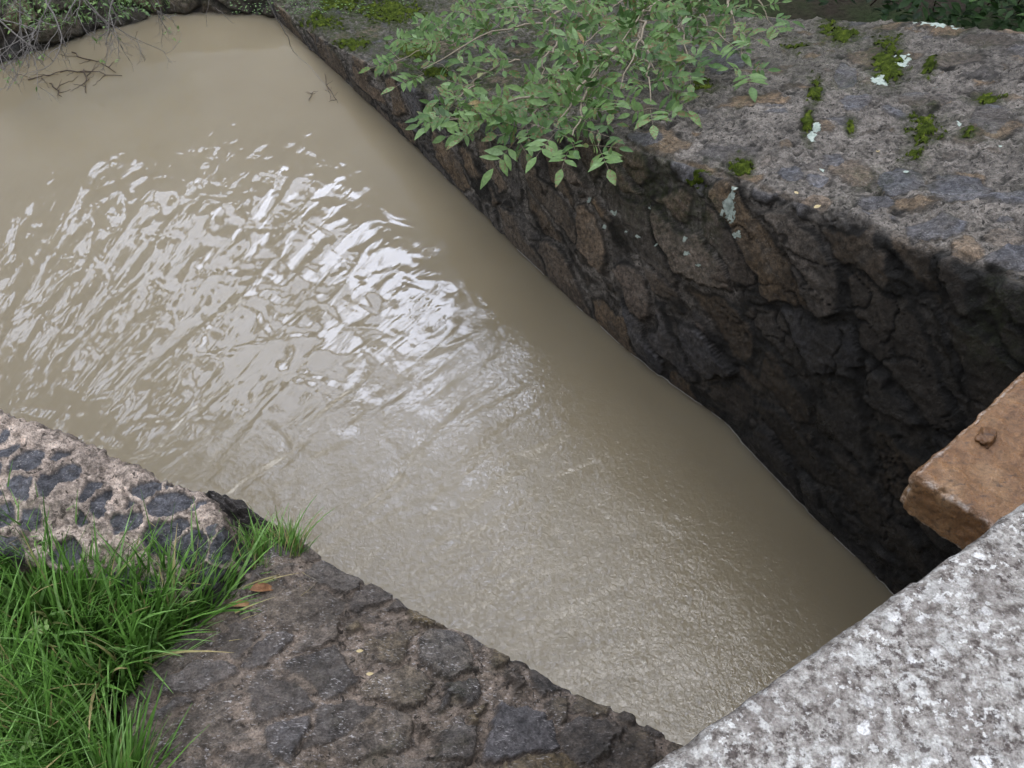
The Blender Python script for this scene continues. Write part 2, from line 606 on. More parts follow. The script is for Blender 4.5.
# moss cushions and lichen on it
mn = fbm(Pf * 22, 4, 101)
mn2 = fbm(Pf * 90, 3, 105)
Xp, Yp = topx(Pf)
moss_pts = [(325, 22, 22, 9), (390, 12, 34, 13), (352, 44, 18, 7), (415, 50, 22, 10), (345, 5, 30, 8), (440, 75, 14, 7), (888, 60, 17, 22), (925, 130, 20, 19), (912, 158, 11, 10), (815, 95, 7, 16), (842, 36, 17, 8), (930, 66, 7, 9), (828, 30, 10, 7), (808, 128, 6, 16), (705, 90, 14, 5), (742, 168, 12, 9),
            (966, 136, 8, 6), (985, 97, 18, 5), (850, 130, 6, 6), (702, 178, 10, 8), (795, 50, 12, 6)]
rel = np.clip(Pf[:, 2] / np.maximum(zt, .1), 0, 1)
fringe = ss(-.7, .3, splat(Pf, moss_pts) + .5 * mn)
green = topm * fringe * .9 + (1 - topm) * ss(.45, .95, rel) * .6 * ss(-.1, .4, fbm(stretch * 3, 2, 81)) + topm * .32 * ss(.05, .5, fbm(stretch * 5, 3, 83)) + topm * ss(4.6, 2.6, aa + .8 * fbm(stretch * 1.5, 2, 84)) * .95
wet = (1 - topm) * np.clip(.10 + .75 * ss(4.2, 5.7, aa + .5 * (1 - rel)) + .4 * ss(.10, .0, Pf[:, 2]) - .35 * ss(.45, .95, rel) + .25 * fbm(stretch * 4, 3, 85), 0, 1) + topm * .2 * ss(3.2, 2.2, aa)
patchy = ss(-.15, .25, fbm(stretch * 5, 3, 87))
cav = (1 - topm) * np.maximum(4 * mF * (1 - mF) * .8 + (1 - mF) * .55 * patchy, crack * .7) + topm * (mTT * (1 - mTT)) * 2.4 + topm * ss(.0, .45, -lump - .8 * fbm(stretch * 12, 2, 88)) * .8 * (1 - .8 * mTT) + (1 - topm) * np.clip(-rg * 1.0, 0, 1) * .3
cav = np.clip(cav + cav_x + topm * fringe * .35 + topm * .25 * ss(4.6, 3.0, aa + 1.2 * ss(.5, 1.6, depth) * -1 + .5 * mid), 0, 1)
M_right = masonry_mat('river_wall_stone',
                      [(0, (.075, .060, .046)), (.15, (.165, .115, .068)), (.3, (.090, .082, .076)), (.45, (.20, .135, .078)), (.6, (.105, .084, .060)), (.72, (.095, .094, .102)), (.82, (.115, .115, .124)), (.9, (.23, .16, .10)), (1, (.17, .15, .13))],
                      (.172, .152, .130), .85, (.55, .53, .5), .3, .45, (.014, .012, .009), 1.6)
wall_r = empty('masonry_wall', (A0[0] + DIR[0] * 3, A0[1] + DIR[1] * 3, 0), 'long dark rubble retaining wall with broad moss-spotted top, along the far right of the water', 'wall')


def par(o, p):
    if o is not None:
        o.parent = p
        o.matrix_parent_inverse = p.matrix_world.inverted() if False else o.matrix_parent_inverse
        o.location = [-c for c in p.location]
    return o


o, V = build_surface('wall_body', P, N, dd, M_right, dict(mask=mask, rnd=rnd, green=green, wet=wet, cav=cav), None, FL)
par(o, wall_r)
mk = splat(Pf, moss_pts) * .9 + .85 * mn + .8 * mn2 + .5 * fbm(Pf * 170, 2, 107)
par(submesh('moss', V, N, mk - .22, np.clip(mk - .22, 0, .5) * .02 + .003 * mn2 + .002, M_moss, None, FL), wall_r)
lich_pts = [(903, 60, 10, 6), (938, 26, 22, 7), (880, 80, 11, 6), (733, 205, 7, 18), (822, 172, 4, 3), (817, 132, 4, 4), (740, 232, 5, 4), (690, 235, 3, 4), (694, 250, 4, 3), (640, 235, 4, 3), (652, 207, 3, 3), (616, 212, 3, 3), (628, 231, 2, 2), (660, 243, 3, 2), (607, 226, 2, 2), (704, 262, 3, 2), (590, 200, 2, 3), (905, 178, 3, 2), (960, 120, 3, 3), (1000, 150, 3, 2), (935, 84, 4, 2), (812, 140, 6, 3)]
lk = splat(Pf, lich_pts) + .6 * fbm(Pf * 30, 4, 111) + .7 * fbm(Pf * 95, 3, 113)
par(submesh('lichen', V, N, lk - .15, np.full(len(Pf), .002), M_lichen, None, FL), wall_r)

# thin broken foam line where the water laps the right wall
Vw = V.copy()
edge_pts = []
for i in range(Vw.shape[0]):
    z_ = Vw[i, :, 2]
    c_ = np.where((z_[:-1] < 0) & (z_[1:] >= 0))[0]
    if len(c_):
        edge_pts.append(Vw[i, c_[0]] + (Vw[i, c_[0] + 1] - Vw[i, c_[0]]) * (-z_[c_[0]] / (z_[c_[0] + 1] - z_[c_[0]])))
edge_pts = np.array(edge_pts)
ea = along(edge_pts[:, 0], edge_pts[:, 1])
edge_pts = edge_pts[(ea > 2.5) & (ea < 6.6)]
FOAM = edge_pts

# ------------------------------------------------------------------ far bank wall
fp = [(-6.2, 4.6), (-4.4, 5.75), (-3.83, 6.25), (-3.37, 6.68), (-2.93, 7.06), (-2.4, 7.12), (-1.9, 7.04), (-1.45, 7.2)]
fz = [.42, .40, .36, .34, .36, .34, .24, .22]
ctrl = []
for (x, y), z in zip(fp, fz):
    ctrl.append([[x, y, -.4], [x, y, 0], [x - .02, y + .05, z * .8], [x - .03, y + .12, z + .02], [x - .08, y + .5, z + .08], [x - .1, y + .9, z + .12]])
P, N = surface(ctrl, [60, 40, 50, 50, 50, 50, 40], [10, 30, 16, 30, 30], 12, 2)
FLb = False
if N[100, 20][1] > 0:
    N = -N
    FLb = True
Pf = P.reshape(-1, 3)
Q = warp(Pf, .08, 5)
f1, f2, r1, r2, off = worley(Q * np.array([3.2, 3.2, 5]), 205)
mF = ss(.03, .2, f2 - f1)
mid = fbm(Pf * 8, 4, 203)
fine = fbm(Pf * 34, 4, 213)
dd = mF * .05 * (r2 + .2) + .05 * mid + .02 * fine
tm = ss(.5, .8, N.reshape(-1, 3)[:, 2])
o, V = build_surface('masonry_wall', P, N, dd, M_face, dict(mask=mF, rnd=r2 * .6 + .35, green=np.clip(.3 + .6 * tm + mid * .6, 0, 1), wet=ss(.12, 0, Pf[:, 2]) * .8, cav=(1 - mF) * .8), None, FLb)
tag(o, 'low brown mossy stone wall closing the far end of the water at the top left', 'wall')

# ------------------------------------------------------------------ left masonry (basalt in pink mortar)
L_edge = [(-160, 345), (-60, 385), (0, 410), (60, 433), (110, 455), (150, 476), (185, 490), (207, 497), (222, 520)]
L_back = [(-200, 560), (-80, 550), (0, 552), (60, 566), (110, 582), (150, 596), (185, 594), (214, 586), (228, 562)]
L_z = [1.42] * 9
ctrl = []
for k, ((x, y), (bx, by)) in enumerate(zip(L_edge, L_back)):
    e = at(x, y, 1.42)
    b = at(bx, by, 1.38)
    d = b - e
    d /= np.linalg.norm(d)
    z = 1.42
    ctrl.append([
        [e[0] - d[0] * .04, e[1] - d[1] * .04, -.4],
        [e[0] - d[0] * .03, e[1] - d[1] * .03, 1.1],
        [e[0] - d[0] * .012, e[1] - d[1] * .012, 1.385],
        [e[0] + d[0] * .01, e[1] + d[1] * .01, 1.42],
        [e[0] * .5 + b[0] * .5, e[1] * .5 + b[1] * .5, 1.43],
        [b[0], b[1], 1.37],
        [b[0] + d[0] * .05, b[1] + d[1] * .05, .9],
    ])
# close the right-hand end: collapse outward and down
end = []
shift = np.array([.085, -.015, 0])
for k, q in enumerate(ctrl[-1]):
    qq = np.array(q) + shift
    qq[2] = min(qq[2], 1.22) if k > 1 else q[2]
    end.append(list(qq))
ctrl.append(end)
end2 = []
for k, q in enumerate(end):
    qq = np.array(q) + np.array([.02, -.01, 0])
    qq[2] = min(qq[2], .6)
    end2.append(list(qq))
ctrl.append(end2)
P, N = surface(ctrl, [16, 30, 46, 40, 36, 32, 26, 24, 30, 16], [20, 30, 10, 70, 60, 26], 8, 3)
FLb = False
if N[120, 90][2] < 0:
    N = -N
    FLb = True
Pf = P.reshape(-1, 3)
Q = warp(Pf, .022, 12, 310)
Q = warp(Q, .004, 45, 313)
f1, f2, r1, r2, off = worley(Q * np.array([11.8, 11.8, 11.8]), 318, .82)
fine = fbm(Pf * 60, 4, 320)
blob = np.minimum(f2 - f1, (.62 + .12 * r1 - f1) * 1.1)
mF = ss(.105, .155, blob + .035 * fine + .07 * ss(120, 210, topx(Pf)[0])) * (r1 > .08)
mid = fbm(Pf * 18, 4, 322)
lump = ridged(Pf * 42, 4, 324)
dd = mF * (-.003 + .012 * (r2 - .3) + .02 * (off[:, 0] * (r1 - .5) + off[:, 1] * (r2 - .5))) + (1 - mF) * (.012 * lump + .008 * fine) + .016 * mid + .004 * fbm(Pf * 110, 3, 330)
cav = np.clip((1 - mF) * np.clip(-lump - .1, 0, 1) * .8 + (1 - np.abs(mF * 2 - 1)) * .35, 0, 1)
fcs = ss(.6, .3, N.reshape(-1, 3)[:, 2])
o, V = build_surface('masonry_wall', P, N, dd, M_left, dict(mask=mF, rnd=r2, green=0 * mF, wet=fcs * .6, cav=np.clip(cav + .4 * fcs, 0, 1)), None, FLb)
tag(o, 'wall end of dark basalt lumps set in pinkish mortar, above the grass at the left', 'wall')

# stone in the gap, its shadow put into the colour
def boulder(name, center, rad, seed, mat, rot=0, freq=3, amp=.25, attrs=None, n=70, m=140):
    th = np.linspace(0.001, math.pi - .001, n)
    ph = np.linspace(0, 2 * math.pi, m)
    T, Ph = np.meshgrid(th, ph, indexing='ij')
    D = np.stack([np.sin(T) * np.cos(Ph), np.sin(T) * np.sin(Ph), np.cos(T)], -1)
    Df = D.reshape(-1, 3)
    # squared-off block shape
    k = (np.abs(Df) ** 4).sum(1) ** (-1 / 4)
    S = Df * (k ** .75)[:, None]
    r = 1 + amp * fbm(S * freq * .6, 3, seed) + .06 * fbm(S * 7, 3, seed + 3)
    S = S * r[:, None] * np.array(rad)
    c, s = math.cos(rot), math.sin(rot)
    S = np.stack([S[:, 0] * c - S[:, 1] * s, S[:, 0] * s + S[:, 1] * c, S[:, 2]], 1) + np.array(center)
    base = dict(mask=np.ones(len(S)), rnd=np.full(len(S), .3), green=np.zeros(len(S)), wet=np.full(len(S), .3), cav=np.zeros(len(S)))
    base.update({k_: np.full(len(S), v_) for k_, v_ in (attrs or {}).items()})
    return new_mesh(name, S, gridq(n, m)[:, ::-1], mat, None, base)


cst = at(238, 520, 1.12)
o = boulder('stone_block', (cst[0], cst[1], .82), (.17, .06, .34), 44, M_front, math.radians(-32), 3, .18, dict(rnd=.05, wet=.75, cav=.25))  # low tone and wet values stand for the shadow it lies in
tag(o, 'block of stone with painted-in shade poking out behind the small grass tuft over the water', 'stone')

# ------------------------------------------------------------------ front wall (near, lower middle)
F_edge = [(285, 528), (312, 553), (345, 574), (400, 600), (455, 627), (510, 660), (560, 688), (610, 708), (672, 742), (760, 800)]
F_back = [(262, 574), (215, 612), (180, 640), (150, 672), (124, 704), (150, 772), (190, 860), (260, 960), (360, 1060), (520, 1160)]
ze = [1.28, 1.27, 1.25, 1.22, 1.19, 1.16, 1.13, 1.11, 1.09, 1.05]
zb = [1.28, 1.30, 1.32, 1.33, 1.34, 1.34, 1.34, 1.34, 1.34, 1.34]
ctrl = []
for k, ((x, y), (bx, by)) in enumerate(zip(F_edge, F_back)):
    e = at(x, y, ze[k])
    b = at(bx, by, zb[k])
    d = (b - e)
    L = np.linalg.norm(d)
    d /= L
    ctrl.append([
        [e[0] - .07 * d[0], e[1] - .07 * d[1], -.4],
        [e[0] - .02 * d[0], e[1] - .02 * d[1], ze[k] - .25],
        [e[0], e[1], ze[k]],
        [e[0] * .66 + b[0] * .34, e[1] * .66 + b[1] * .34, ze[k] * .6 + zb[k] * .4 + .03],
        [e[0] * .3 + b[0] * .7, e[1] * .3 + b[1] * .7, zb[k] + .01],
        [b[0], b[1], zb[k]],
        [b[0] + d[0] * .015, b[1] + d[1] * .015, zb[k] - .05],
        [b[0] + d[0] * .03, b[1] + d[1] * .03, .7],
    ])
P, N = surface(ctrl, [24, 34, 46, 46, 46, 46, 46, 50, 40], [16, 26, 60, 60, 50, 8, 14], 8, 2)
FLb = False
if N[150, 100][2] < 0:
    N = -N
    FLb = True
Pf = P.reshape(-1, 3)
# stones are laid across: stretched along the channel-perpendicular
ca, sa = math.cos(math.radians(38)), math.sin(math.radians(38))
R2 = np.stack([Pf[:, 0] * ca + Pf[:, 1] * sa, -Pf[:, 0] * sa + Pf[:, 1] * ca, Pf[:, 2]], 1)
Q = warp(R2, .045, 9, 410)
Q = warp(Q, .008, 55, 413)
f1, f2, r1, r2, off = worley(Q * np.array([6.4, 10.0, 5.0]), 421, .9)
fine = fbm(R2 * np.array([50, 80, 50.]), 4, 420)
mF = ss(.07, .13, np.minimum(f2 - f1, (.84 - f1)) + .06 * fine)
mid = fbm(R2 * np.array([11, 17, 12.]), 4, 422)
lump = ridged(warp(R2, .01, 12, 425) * np.array([17, 66, 40.]), 4, 424)
tilt = (off * (np.stack([_h((r1 * 9999).astype(int), (r2 * 999).astype(int), np.full(len(r1), k), 9) for k in range(3)], 1) - .5)).sum(1)
Xp, Yp = topx(Pf)
low = ss(590, 720, Xp * .55 + Yp * .55 - 20)
worn = ss(.0, 1., np.clip((Xp + .3 * Yp - 440) / 190, 0, 1))       # stones stand out more to the right
dd = mF * ((.006 + .011 * worn + .010 * (r2 - .5)) * 1) + .020 * tilt * mF * (.5 + worn) + .014 * mid + (1 - .6 * mF) * .008 * lump + .0045 * fine + .012 * low * ridged(R2 * 16, 3, 430)
jj = np.tile(np.arange(P.shape[1]), P.shape[0])
ew = np.exp(-((jj - 42) / 11.) ** 2)
dd = dd * (1 - .6 * ew) + .022 * ew * fbm(R2 * 6, 3, 434)
fcs = ss(.55, .2, N.reshape(-1, 3)[:, 2])
wet = np.clip(low * .75 + fcs * .8 + .25 * fbm(R2 * 8, 3, 432), 0, 1)
cav = np.clip(np.abs(mF * (1 - mF)) * 2.2 * worn + (1 - mF) * (.15 + .05 * worn) * ss(-.2, .4, mid) + .55 * np.clip(-lump - .1, 0, 1) * (1 - mF * .6), 0, 1)
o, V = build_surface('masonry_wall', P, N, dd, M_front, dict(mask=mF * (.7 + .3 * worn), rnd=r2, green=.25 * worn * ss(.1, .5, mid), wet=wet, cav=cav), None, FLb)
tag(o, 'near rubble wall block of weathered brown and grey fieldstone, wet at its water edge, lower middle', 'wall')

# ------------------------------------------------------------------ brown slab + stone on it
z = 1.72
c1 = at(916, 470, z)
c2 = at(1024, 369, z)
ex = (c2 - c1)
ex /= np.linalg.norm(ex)
c3 = at(966, 538, z)
ey = np.array([ex[1], -ex[0], 0])          # toward the camera
sl = []


def rect_section(s, w0, w1, z0, z1, b=.018):
    """closed ring around a slab cross-section"""
    pts = [(w0 + b, z1), (w1 - b, z1), (w1, z1 - b), (w1, z0), (w0, z0), (w0, z1 - b), (w0 + b, z1)]
    return pts


def slab_mesh(name, origin, ex, ey, L, W, T, mat, nL, nW, nT, seed, bev=.015, amp=.006, edge_bias=None):
    """rough box with rounded arrises: top, four sides, bottom as one closed skin"""
    # build a spherified box grid: param over 6 faces
    verts = []
    quads = []
    base = 0
    faces = [
        ((0, 0, 1), (1, 0, 0), (0, 1, 0), nL, nW), ((0, 0, -1), (0, 1, 0), (1, 0, 0), nW, nL),
        ((-1, 0, 0), (0, 0, 1), (0, 1, 0), nT, nW), ((1, 0, 0), (0, 1, 0), (0, 0, 1), nW, nT),
        ((0, -1, 0), (1, 0, 0), (0, 0, 1), nL, nT), ((0, 1, 0), (0, 0, 1), (1, 0, 0), nT, nL)]
    half = np.array([L / 2, W / 2, T / 2])
    for n_, u_, v_, a, b in faces:
        n_, u_, v_ = map(np.array, (n_, u_, v_))
        U, Vv = np.meshgrid(np.linspace(-1, 1, a), np.linspace(-1, 1, b), indexing='ij')
        p = n_ + U[..., None] * u_ + Vv[..., None] * v_
        p = p.reshape(-1, 3) * half
        verts.append(p)
        quads.append(gridq(a, b) + base)
        base += a * b
    p = np.concatenate(verts)
    inner = np.clip(p, -(half - bev), half - bev)
    d = p - inner
    ln = np.linalg.norm(d, axis=1, keepdims=True)
    nn = d / np.maximum(ln, 1e-9)
    p = inner + nn * bev
    ed = 1 - np.abs(np.abs(nn).max(1) - 0)  # >0 along the arris
    G = origin + (p[:, :1] + L / 2) * ex + (p[:, 1:2] + W / 2) * ey + np.array([0, 0, 1.0]) * (p[:, 2:] - T / 2)
    Nn = nn[:, :1] * ex + nn[:, 1:2] * ey + np.array([0, 0, 1.0]) * nn[:, 2:]
    mid = fbm(G * 9, 4, seed)
    fin = fbm(G * 45, 4, seed + 5)
    dsp = amp * (mid * 1.6 + fin * .8) - ss(.0, .3, ed) * np.clip(fbm(G * 22, 3, seed + 9) + .1, 0, 1) * amp * 4.5
    G = G + Nn * dsp[:, None]
    top = ss(.5, .9, Nn[:, 2])
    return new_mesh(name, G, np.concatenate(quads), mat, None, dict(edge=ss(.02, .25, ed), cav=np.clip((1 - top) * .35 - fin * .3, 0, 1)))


o = slab_mesh('stone_slab', c1 - ex * .01, ex, ey, 1.5, .24, .13, M_slab, 300, 80, 40, 510, .02, .006)
tag(o, 'reddish brown wet stone slab jutting out over the water beside the pale parapet', 'slab')
ps = at(988, 434, 1.735)
o = boulder('pebble', (ps[0], ps[1], 1.726), (.024, .016, .011), 61, M_slab, .9, 3, .5, None, 24, 40)
tag(o, 'small rounded pinkish pebble lying on the brown slab', 'pebble')

# ------------------------------------------------------------------ parapet
pe0 = at(648, 768, 2.3)
pe1 = at(1024, 501, 2.3)
px_ = (pe1 - pe0)
px_ /= np.linalg.norm(px_)
py_ = np.array([px_[1], -px_[0], 0])
org = pe0 - px_ * .75
bridge = empty('stone_parapet', tuple(pe0), 'pale lichen-speckled granite parapet of the bridge in the lower right corner', 'parapet')
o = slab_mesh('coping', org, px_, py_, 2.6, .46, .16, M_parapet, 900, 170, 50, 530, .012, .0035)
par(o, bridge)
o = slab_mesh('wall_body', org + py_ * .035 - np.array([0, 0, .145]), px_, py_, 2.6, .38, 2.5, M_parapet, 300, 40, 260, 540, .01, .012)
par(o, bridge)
# a mortar lip that shows just past the coping edge
lp = at(838, 622, 2.13)
o = slab_mesh('ledge', lp - px_ * .03 + py_ * .012, px_, py_, .17, .2, .09, M_parapet, 60, 60, 30, 560, .012, .005)
par(o, bridge)

# ------------------------------------------------------------------ water
nx, ny = 560, 560
xs = np.linspace(-9, 3.2, nx)
ys = np.linspace(-1.0, 7.6, ny)
X, Y = np.meshgrid(xs, ys, indexing='ij')
Wp = np.stack([X, Y, 0 * X], -1)
Wf = Wp.reshape(-1, 3)
Xp, Yp = topx(Wf)
across = (Wf[:, 0] - A0[0]) * NRM[0] + (Wf[:, 1] - A0[1]) * NRM[1]
al = along(Wf[:, 0], Wf[:, 1])
wob = .35 * fbm(Wf * 1.3, 3, 601)
# wind ripples fade toward the far end and toward the sheltered right wall
big = ss(.5, 1.7, al + wob) * ss(-.25, -.7, across + .3 * wob) * (1 - .5 * ss(4.2, 5.6, al + wob))
small = ss(3.4, 5.2, al + wob) * ss(-.05, -.5, across)
M = NT('muddy_water', .04)
# wind ripples fan out from the open bank on the left: polar coordinates about it
fc = np.array([-2.9, .2])
fr = np.sqrt(((Wf[:, :2] - fc) ** 2).sum(1))
fa = np.arctan2(Wf[:, 1] - fc[1], Wf[:, 0] - fc[0]) * 3.0
cv = M.n('ShaderNodeCombineXYZ')
M.set(cv.inputs[0], M.attr('crest_u'))
M.set(cv.inputs[1], M.attr('crest_v'))


def aniso(sx, sy, scale, detail, dist, rough=.5):
    s = M.n('ShaderNodeVectorMath', operation='MULTIPLY')
    M.set(s.inputs[0], cv.outputs[0] if sx != sy else M.pos)
    s.inputs[1].default_value = (sx, sy, 1)
    return M.noise(scale, detail, rough, dist, s.outputs[0])


w1 = aniso(2.6, 9.5, 1, .6, .7, .4)
w2 = aniso(6, 24, 1, 1, .9, .4)
w3 = aniso(1, 1, 42, 3, .8, .55)
w4 = aniso(1, 1, 2.4, 2, .3)
w5 = aniso(1.01, 1, 5, 1, .8)
hb = M.math('ADD', M.math('ADD', M.math('MULTIPLY', w1, .0165), M.math('MULTIPLY', w2, .0026)), M.math('MULTIPLY', w5, .009))
hb = M.math('MULTIPLY', hb, M.attr('big'))
hs = M.math('MULTIPLY', M.math('MULTIPLY', w3, .0046), M.attr('small'))
hc = M.math('MULTIPLY', w4, .003)
hh = M.math('ADD', M.math('ADD', hb, hs), hc)
nb = M.bump(hh, 1.0, 1.0)
wc = M.ramp(M.noise(.8, 4, .5), [(.3, (.180, .149, .098)), (.7, (.204, .172, .116))])
M.out(wc, .6, M.bump(hh, 1.0, .15), 0.0)
M.b.inputs['Coat Weight'].default_value = 1.0
M.b.inputs['Coat IOR'].default_value = 1.46
M.b.inputs['Coat Roughness'].default_value = .02
M.set(M.b.inputs['Coat Normal'], nb)
M.b.inputs['IOR'].default_value = 1.36
M.b.inputs['Subsurface Weight'].default_value = 1.0
M.b.inputs['Subsurface Radius'].default_value = (1.0, .9, .7)
M.b.inputs['Subsurface Scale'].default_value = .32
o = new_mesh('water', Wf, gridq(nx, ny), M.m, None, dict(big=big, small=small, crest_u=fr, crest_v=fa))
tag(o, None, None, None, 'structure')

# ------------------------------------------------------------------ ground sheet
def gcoords(lo, hi, step):
    a = list(np.arange(lo, hi + 1e-6, step))
    s, x = step, a[-1]
    while x < 400:
        s *= 1.35
        x += s
        a.append(x)
    s, x = step, a[0]
    while x > -400:
        s *= 1.35
        x -= s
        a.insert(0, x)
    return np.array(a)


gx = gcoords(-10, 6, .12)
gy = gcoords(-4, 10, .12)
X, Y = np.meshgrid(gx, gy, indexing='ij')
poly = [(-9.2, 2.7), (-6.4, 4.72), (-4.55, 5.9), (-3.95, 6.45), (-3.4, 6.95), (-2.9, 7.35), (-1.5, 7.5)]
aa = along(X, Y)
ac = (X - A0[0]) * NRM[0] + (Y - A0[1]) * NRM[1]


def inside(X, Y, poly):
    r = np.zeros(X.shape, bool)
    n = len(poly)
    for i in range(n):
        x0, y0 = poly[i]
        x1, y1 = poly[(i + 1) % n]
        c = ((y0 > Y) != (y1 > Y)) & (X < (x1 - x0) * (Y - y0) / (y1 - y0 + 1e-12) + x0)
        r ^= c
    return r


rw = lambda a, w: tuple(A0 + DIR * a + NRM * w)
chan = poly + [rw(-.2, .3), rw(3, .3), rw(7.2, .3), (1.6, -3.5), (.6, -3.5), (.1, .55), (-.35, .86), (-.62, 1.02), (-.80, 1.12), (-1.3, 1.33), (-2.2, 1.62), (-9.5, 1.9)]
ins = inside(X, Y, chan)
h = np.maximum(topz(aa) - .12, .30) * np.where(ac > 0, 1, 1)
h = np.where(ac > 0.2, topz(aa) - .30, h)
h = np.where(ac > 2.27, np.maximum(h - .25, .07), h)
h = np.where((ac > .2) & (ac <= 2.27), np.maximum(h, -.3), h)
fn = fbm(np.stack([X.ravel(), Y.ravel(), 0 * X.ravel()], 1) * .6, 4, 701).reshape(X.shape)
dist = np.sqrt(X ** 2 + (Y - 3) ** 2)
h = h + .06 * fn + np.clip((dist - 9) * .03, 0, 1.2)
h = np.where(ins, -.7, h)
h = np.where((Y < .2) & (X > -.6) & ~ins & (Y > -2), np.minimum(h, 1.25), h)
nearcam = (np.abs(X) < 1.2) & (Y < .25) & (Y > -3)
h = np.where(nearcam & ~ins, .9, h)
underw = inside(X, Y, [(-1.2, 1.3), (-.3, 1.2), (1.2, .5), (1.2, -1.5), (-1.6, -1.5), (-1.6, 1.2)])
h = np.where(underw, np.minimum(h, .9), h)
o = new_mesh('ground', np.stack([X, Y, h], -1).reshape(-1, 3), gridq(*X.shape), M_ground)
tag(o, None, None, None, 'structure')


# ------------------------------------------------------------------ vegetation helpers
class Leaves:
    """many small bent leaf faces gathered into one mesh"""

    def __init__(self):
        self.v, self.q, self.r, self.s = [], [], [], []
        self.n = 0

    def leaf(self, p, d, nrm, L, W, rnd, curl=.15, fold=.25, spot=0):
        d = d / (np.linalg.norm(d) + 1e-9)
        s = np.cross(d, nrm)
        s /= np.linalg.norm(s) + 1e-9
        n = np.cross(s, d)
        prof = [(0, .05), (.18, .62), (.42, 1.0), (.70, .74), (.9, .28), (1, .02)]
        for k, (tt, w) in enumerate(prof):
            c = p + d * L * tt - n * L * curl * tt * tt
            hw = W * .5 * w
            self.v += [c - s * hw + n * hw * fold, c, c + s * hw + n * hw * fold]
            self.r += [rnd] * 3
            self.s += [spot] * 3
        b = self.n
        for k in range(len(prof) - 1):
            i = b + 3 * k
            self.q += [(i, i + 1, i + 4, i + 3), (i + 1, i + 2, i + 5, i + 4)]
        self.n += 3 * len(prof)

    def blade(self, p, d, L, W, rnd, bend, nseg=5, side=None):
        d = d / np.linalg.norm(d)
        hor = np.array([bend[0], bend[1], 0.0])
        s = side if side is not None else np.cross(d, np.array([hor[0], hor[1], .3]))
        s = s / (np.linalg.norm(s) + 1e-9)
        c = np.array(p, float)
        b = self.n
        st = L / nseg
        dd_ = d.copy()
        for k in range(nseg + 1):
            w = W * .5 * (1 - (k / nseg) ** 1.8) + .0003
            self.v += [c - s * w, c + s * w]
            self.r += [rnd + .05 * k / nseg] * 2
            self.s += [0, 0]
            dd_ = dd_ + (hor + np.array([0, 0, -.22 * np.linalg.norm(hor)])) * (k + 1) / nseg * .8
            dd_ /= np.linalg.norm(dd_)
            c = c + dd_ * st
        for k in range(nseg):
            i = b + 2 * k
            self.q.append((i, i + 1, i + 3, i + 2))
        self.n += 2 * (nseg + 1)

    def build(self, name, mat):
        return new_mesh(name, np.array(self.v), np.array(self.q), mat, None, dict(rnd=np.clip(self.r, 0, 1), spot=self.s))


class Tubes:
    def __init__(self):
        self.v, self.q, self.n = [], [], 0

    def tube(self, pts, r0, r1, k=6):
        pts = np.asarray(pts, float)
        m = len(pts)
        tg = np.gradient(pts, axis=0)
        tg /= np.linalg.norm(tg, axis=1, keepdims=True) + 1e-9
        a = np.cross(tg[0], [.3, .5, .81])
        for i in range(m):
            a = a - tg[i] * (a @ tg[i])
            a /= np.linalg.norm(a) + 1e-9
            b = np.cross(tg[i], a)
            r = r0 + (r1 - r0) * i / (m - 1)
            for j in range(k):
                th = 2 * math.pi * j / k
                self.v.append(pts[i] + r * (a * math.cos(th) + b * math.sin(th)))
        for i in range(m - 1):
            for j in range(k):
                x = self.n + i * k + j
                y = self.n + i * k + (j + 1) % k
                self.q.append((x, y, y + k, x + k))
        self.n += m * k

    def build(self, name, mat):
        return new_mesh(name, np.array(self.v), np.array(self.q), mat)


def wiggle(p0, p1, n, amp, sag=0, rng=RS):
    p0, p1 = np.array(p0, float), np.array(p1, float)
    tt = np.linspace(0, 1, n)[:, None]
    L = np.linalg.norm(p1 - p0)
    off = np.cumsum(rng.normal(0, 1, (n, 3)), 0)
    off = off - off[0] - tt * (off[-1] - off[0])
    P_ = p0 + (p1 - p0) * tt + off * amp * L / math.sqrt(n)
    P_[:, 2] -= 4 * sag * (tt * (1 - tt))[:, 0]
    return P_


T_ = Tubes()
fn_ = fbm(FOAM * 9, 3, 950) + .25 * ss(2.5, 5.5, along(FOAM[:, 0], FOAM[:, 1]))
run = []
for k in range(len(FOAM)):
    if fn_[k] > .10:
        run.append(FOAM[k] + np.array([-.003, -.002, .001]))
    else:
        if len(run) > 3:
            T_.tube(run, .0013, .0009, 5)
        run = []
if len(run) > 3:
    T_.tube(run, .0013, .0009, 5)
M_foam = plain_mat('foam', (.22, .20, .16), (.5, .48, .44), 90, .3, .001, .5)
tag(T_.build('foam', M_foam), 'thin broken line of pale foam along the foot of the right wall', 'foam', None, 'stuff')

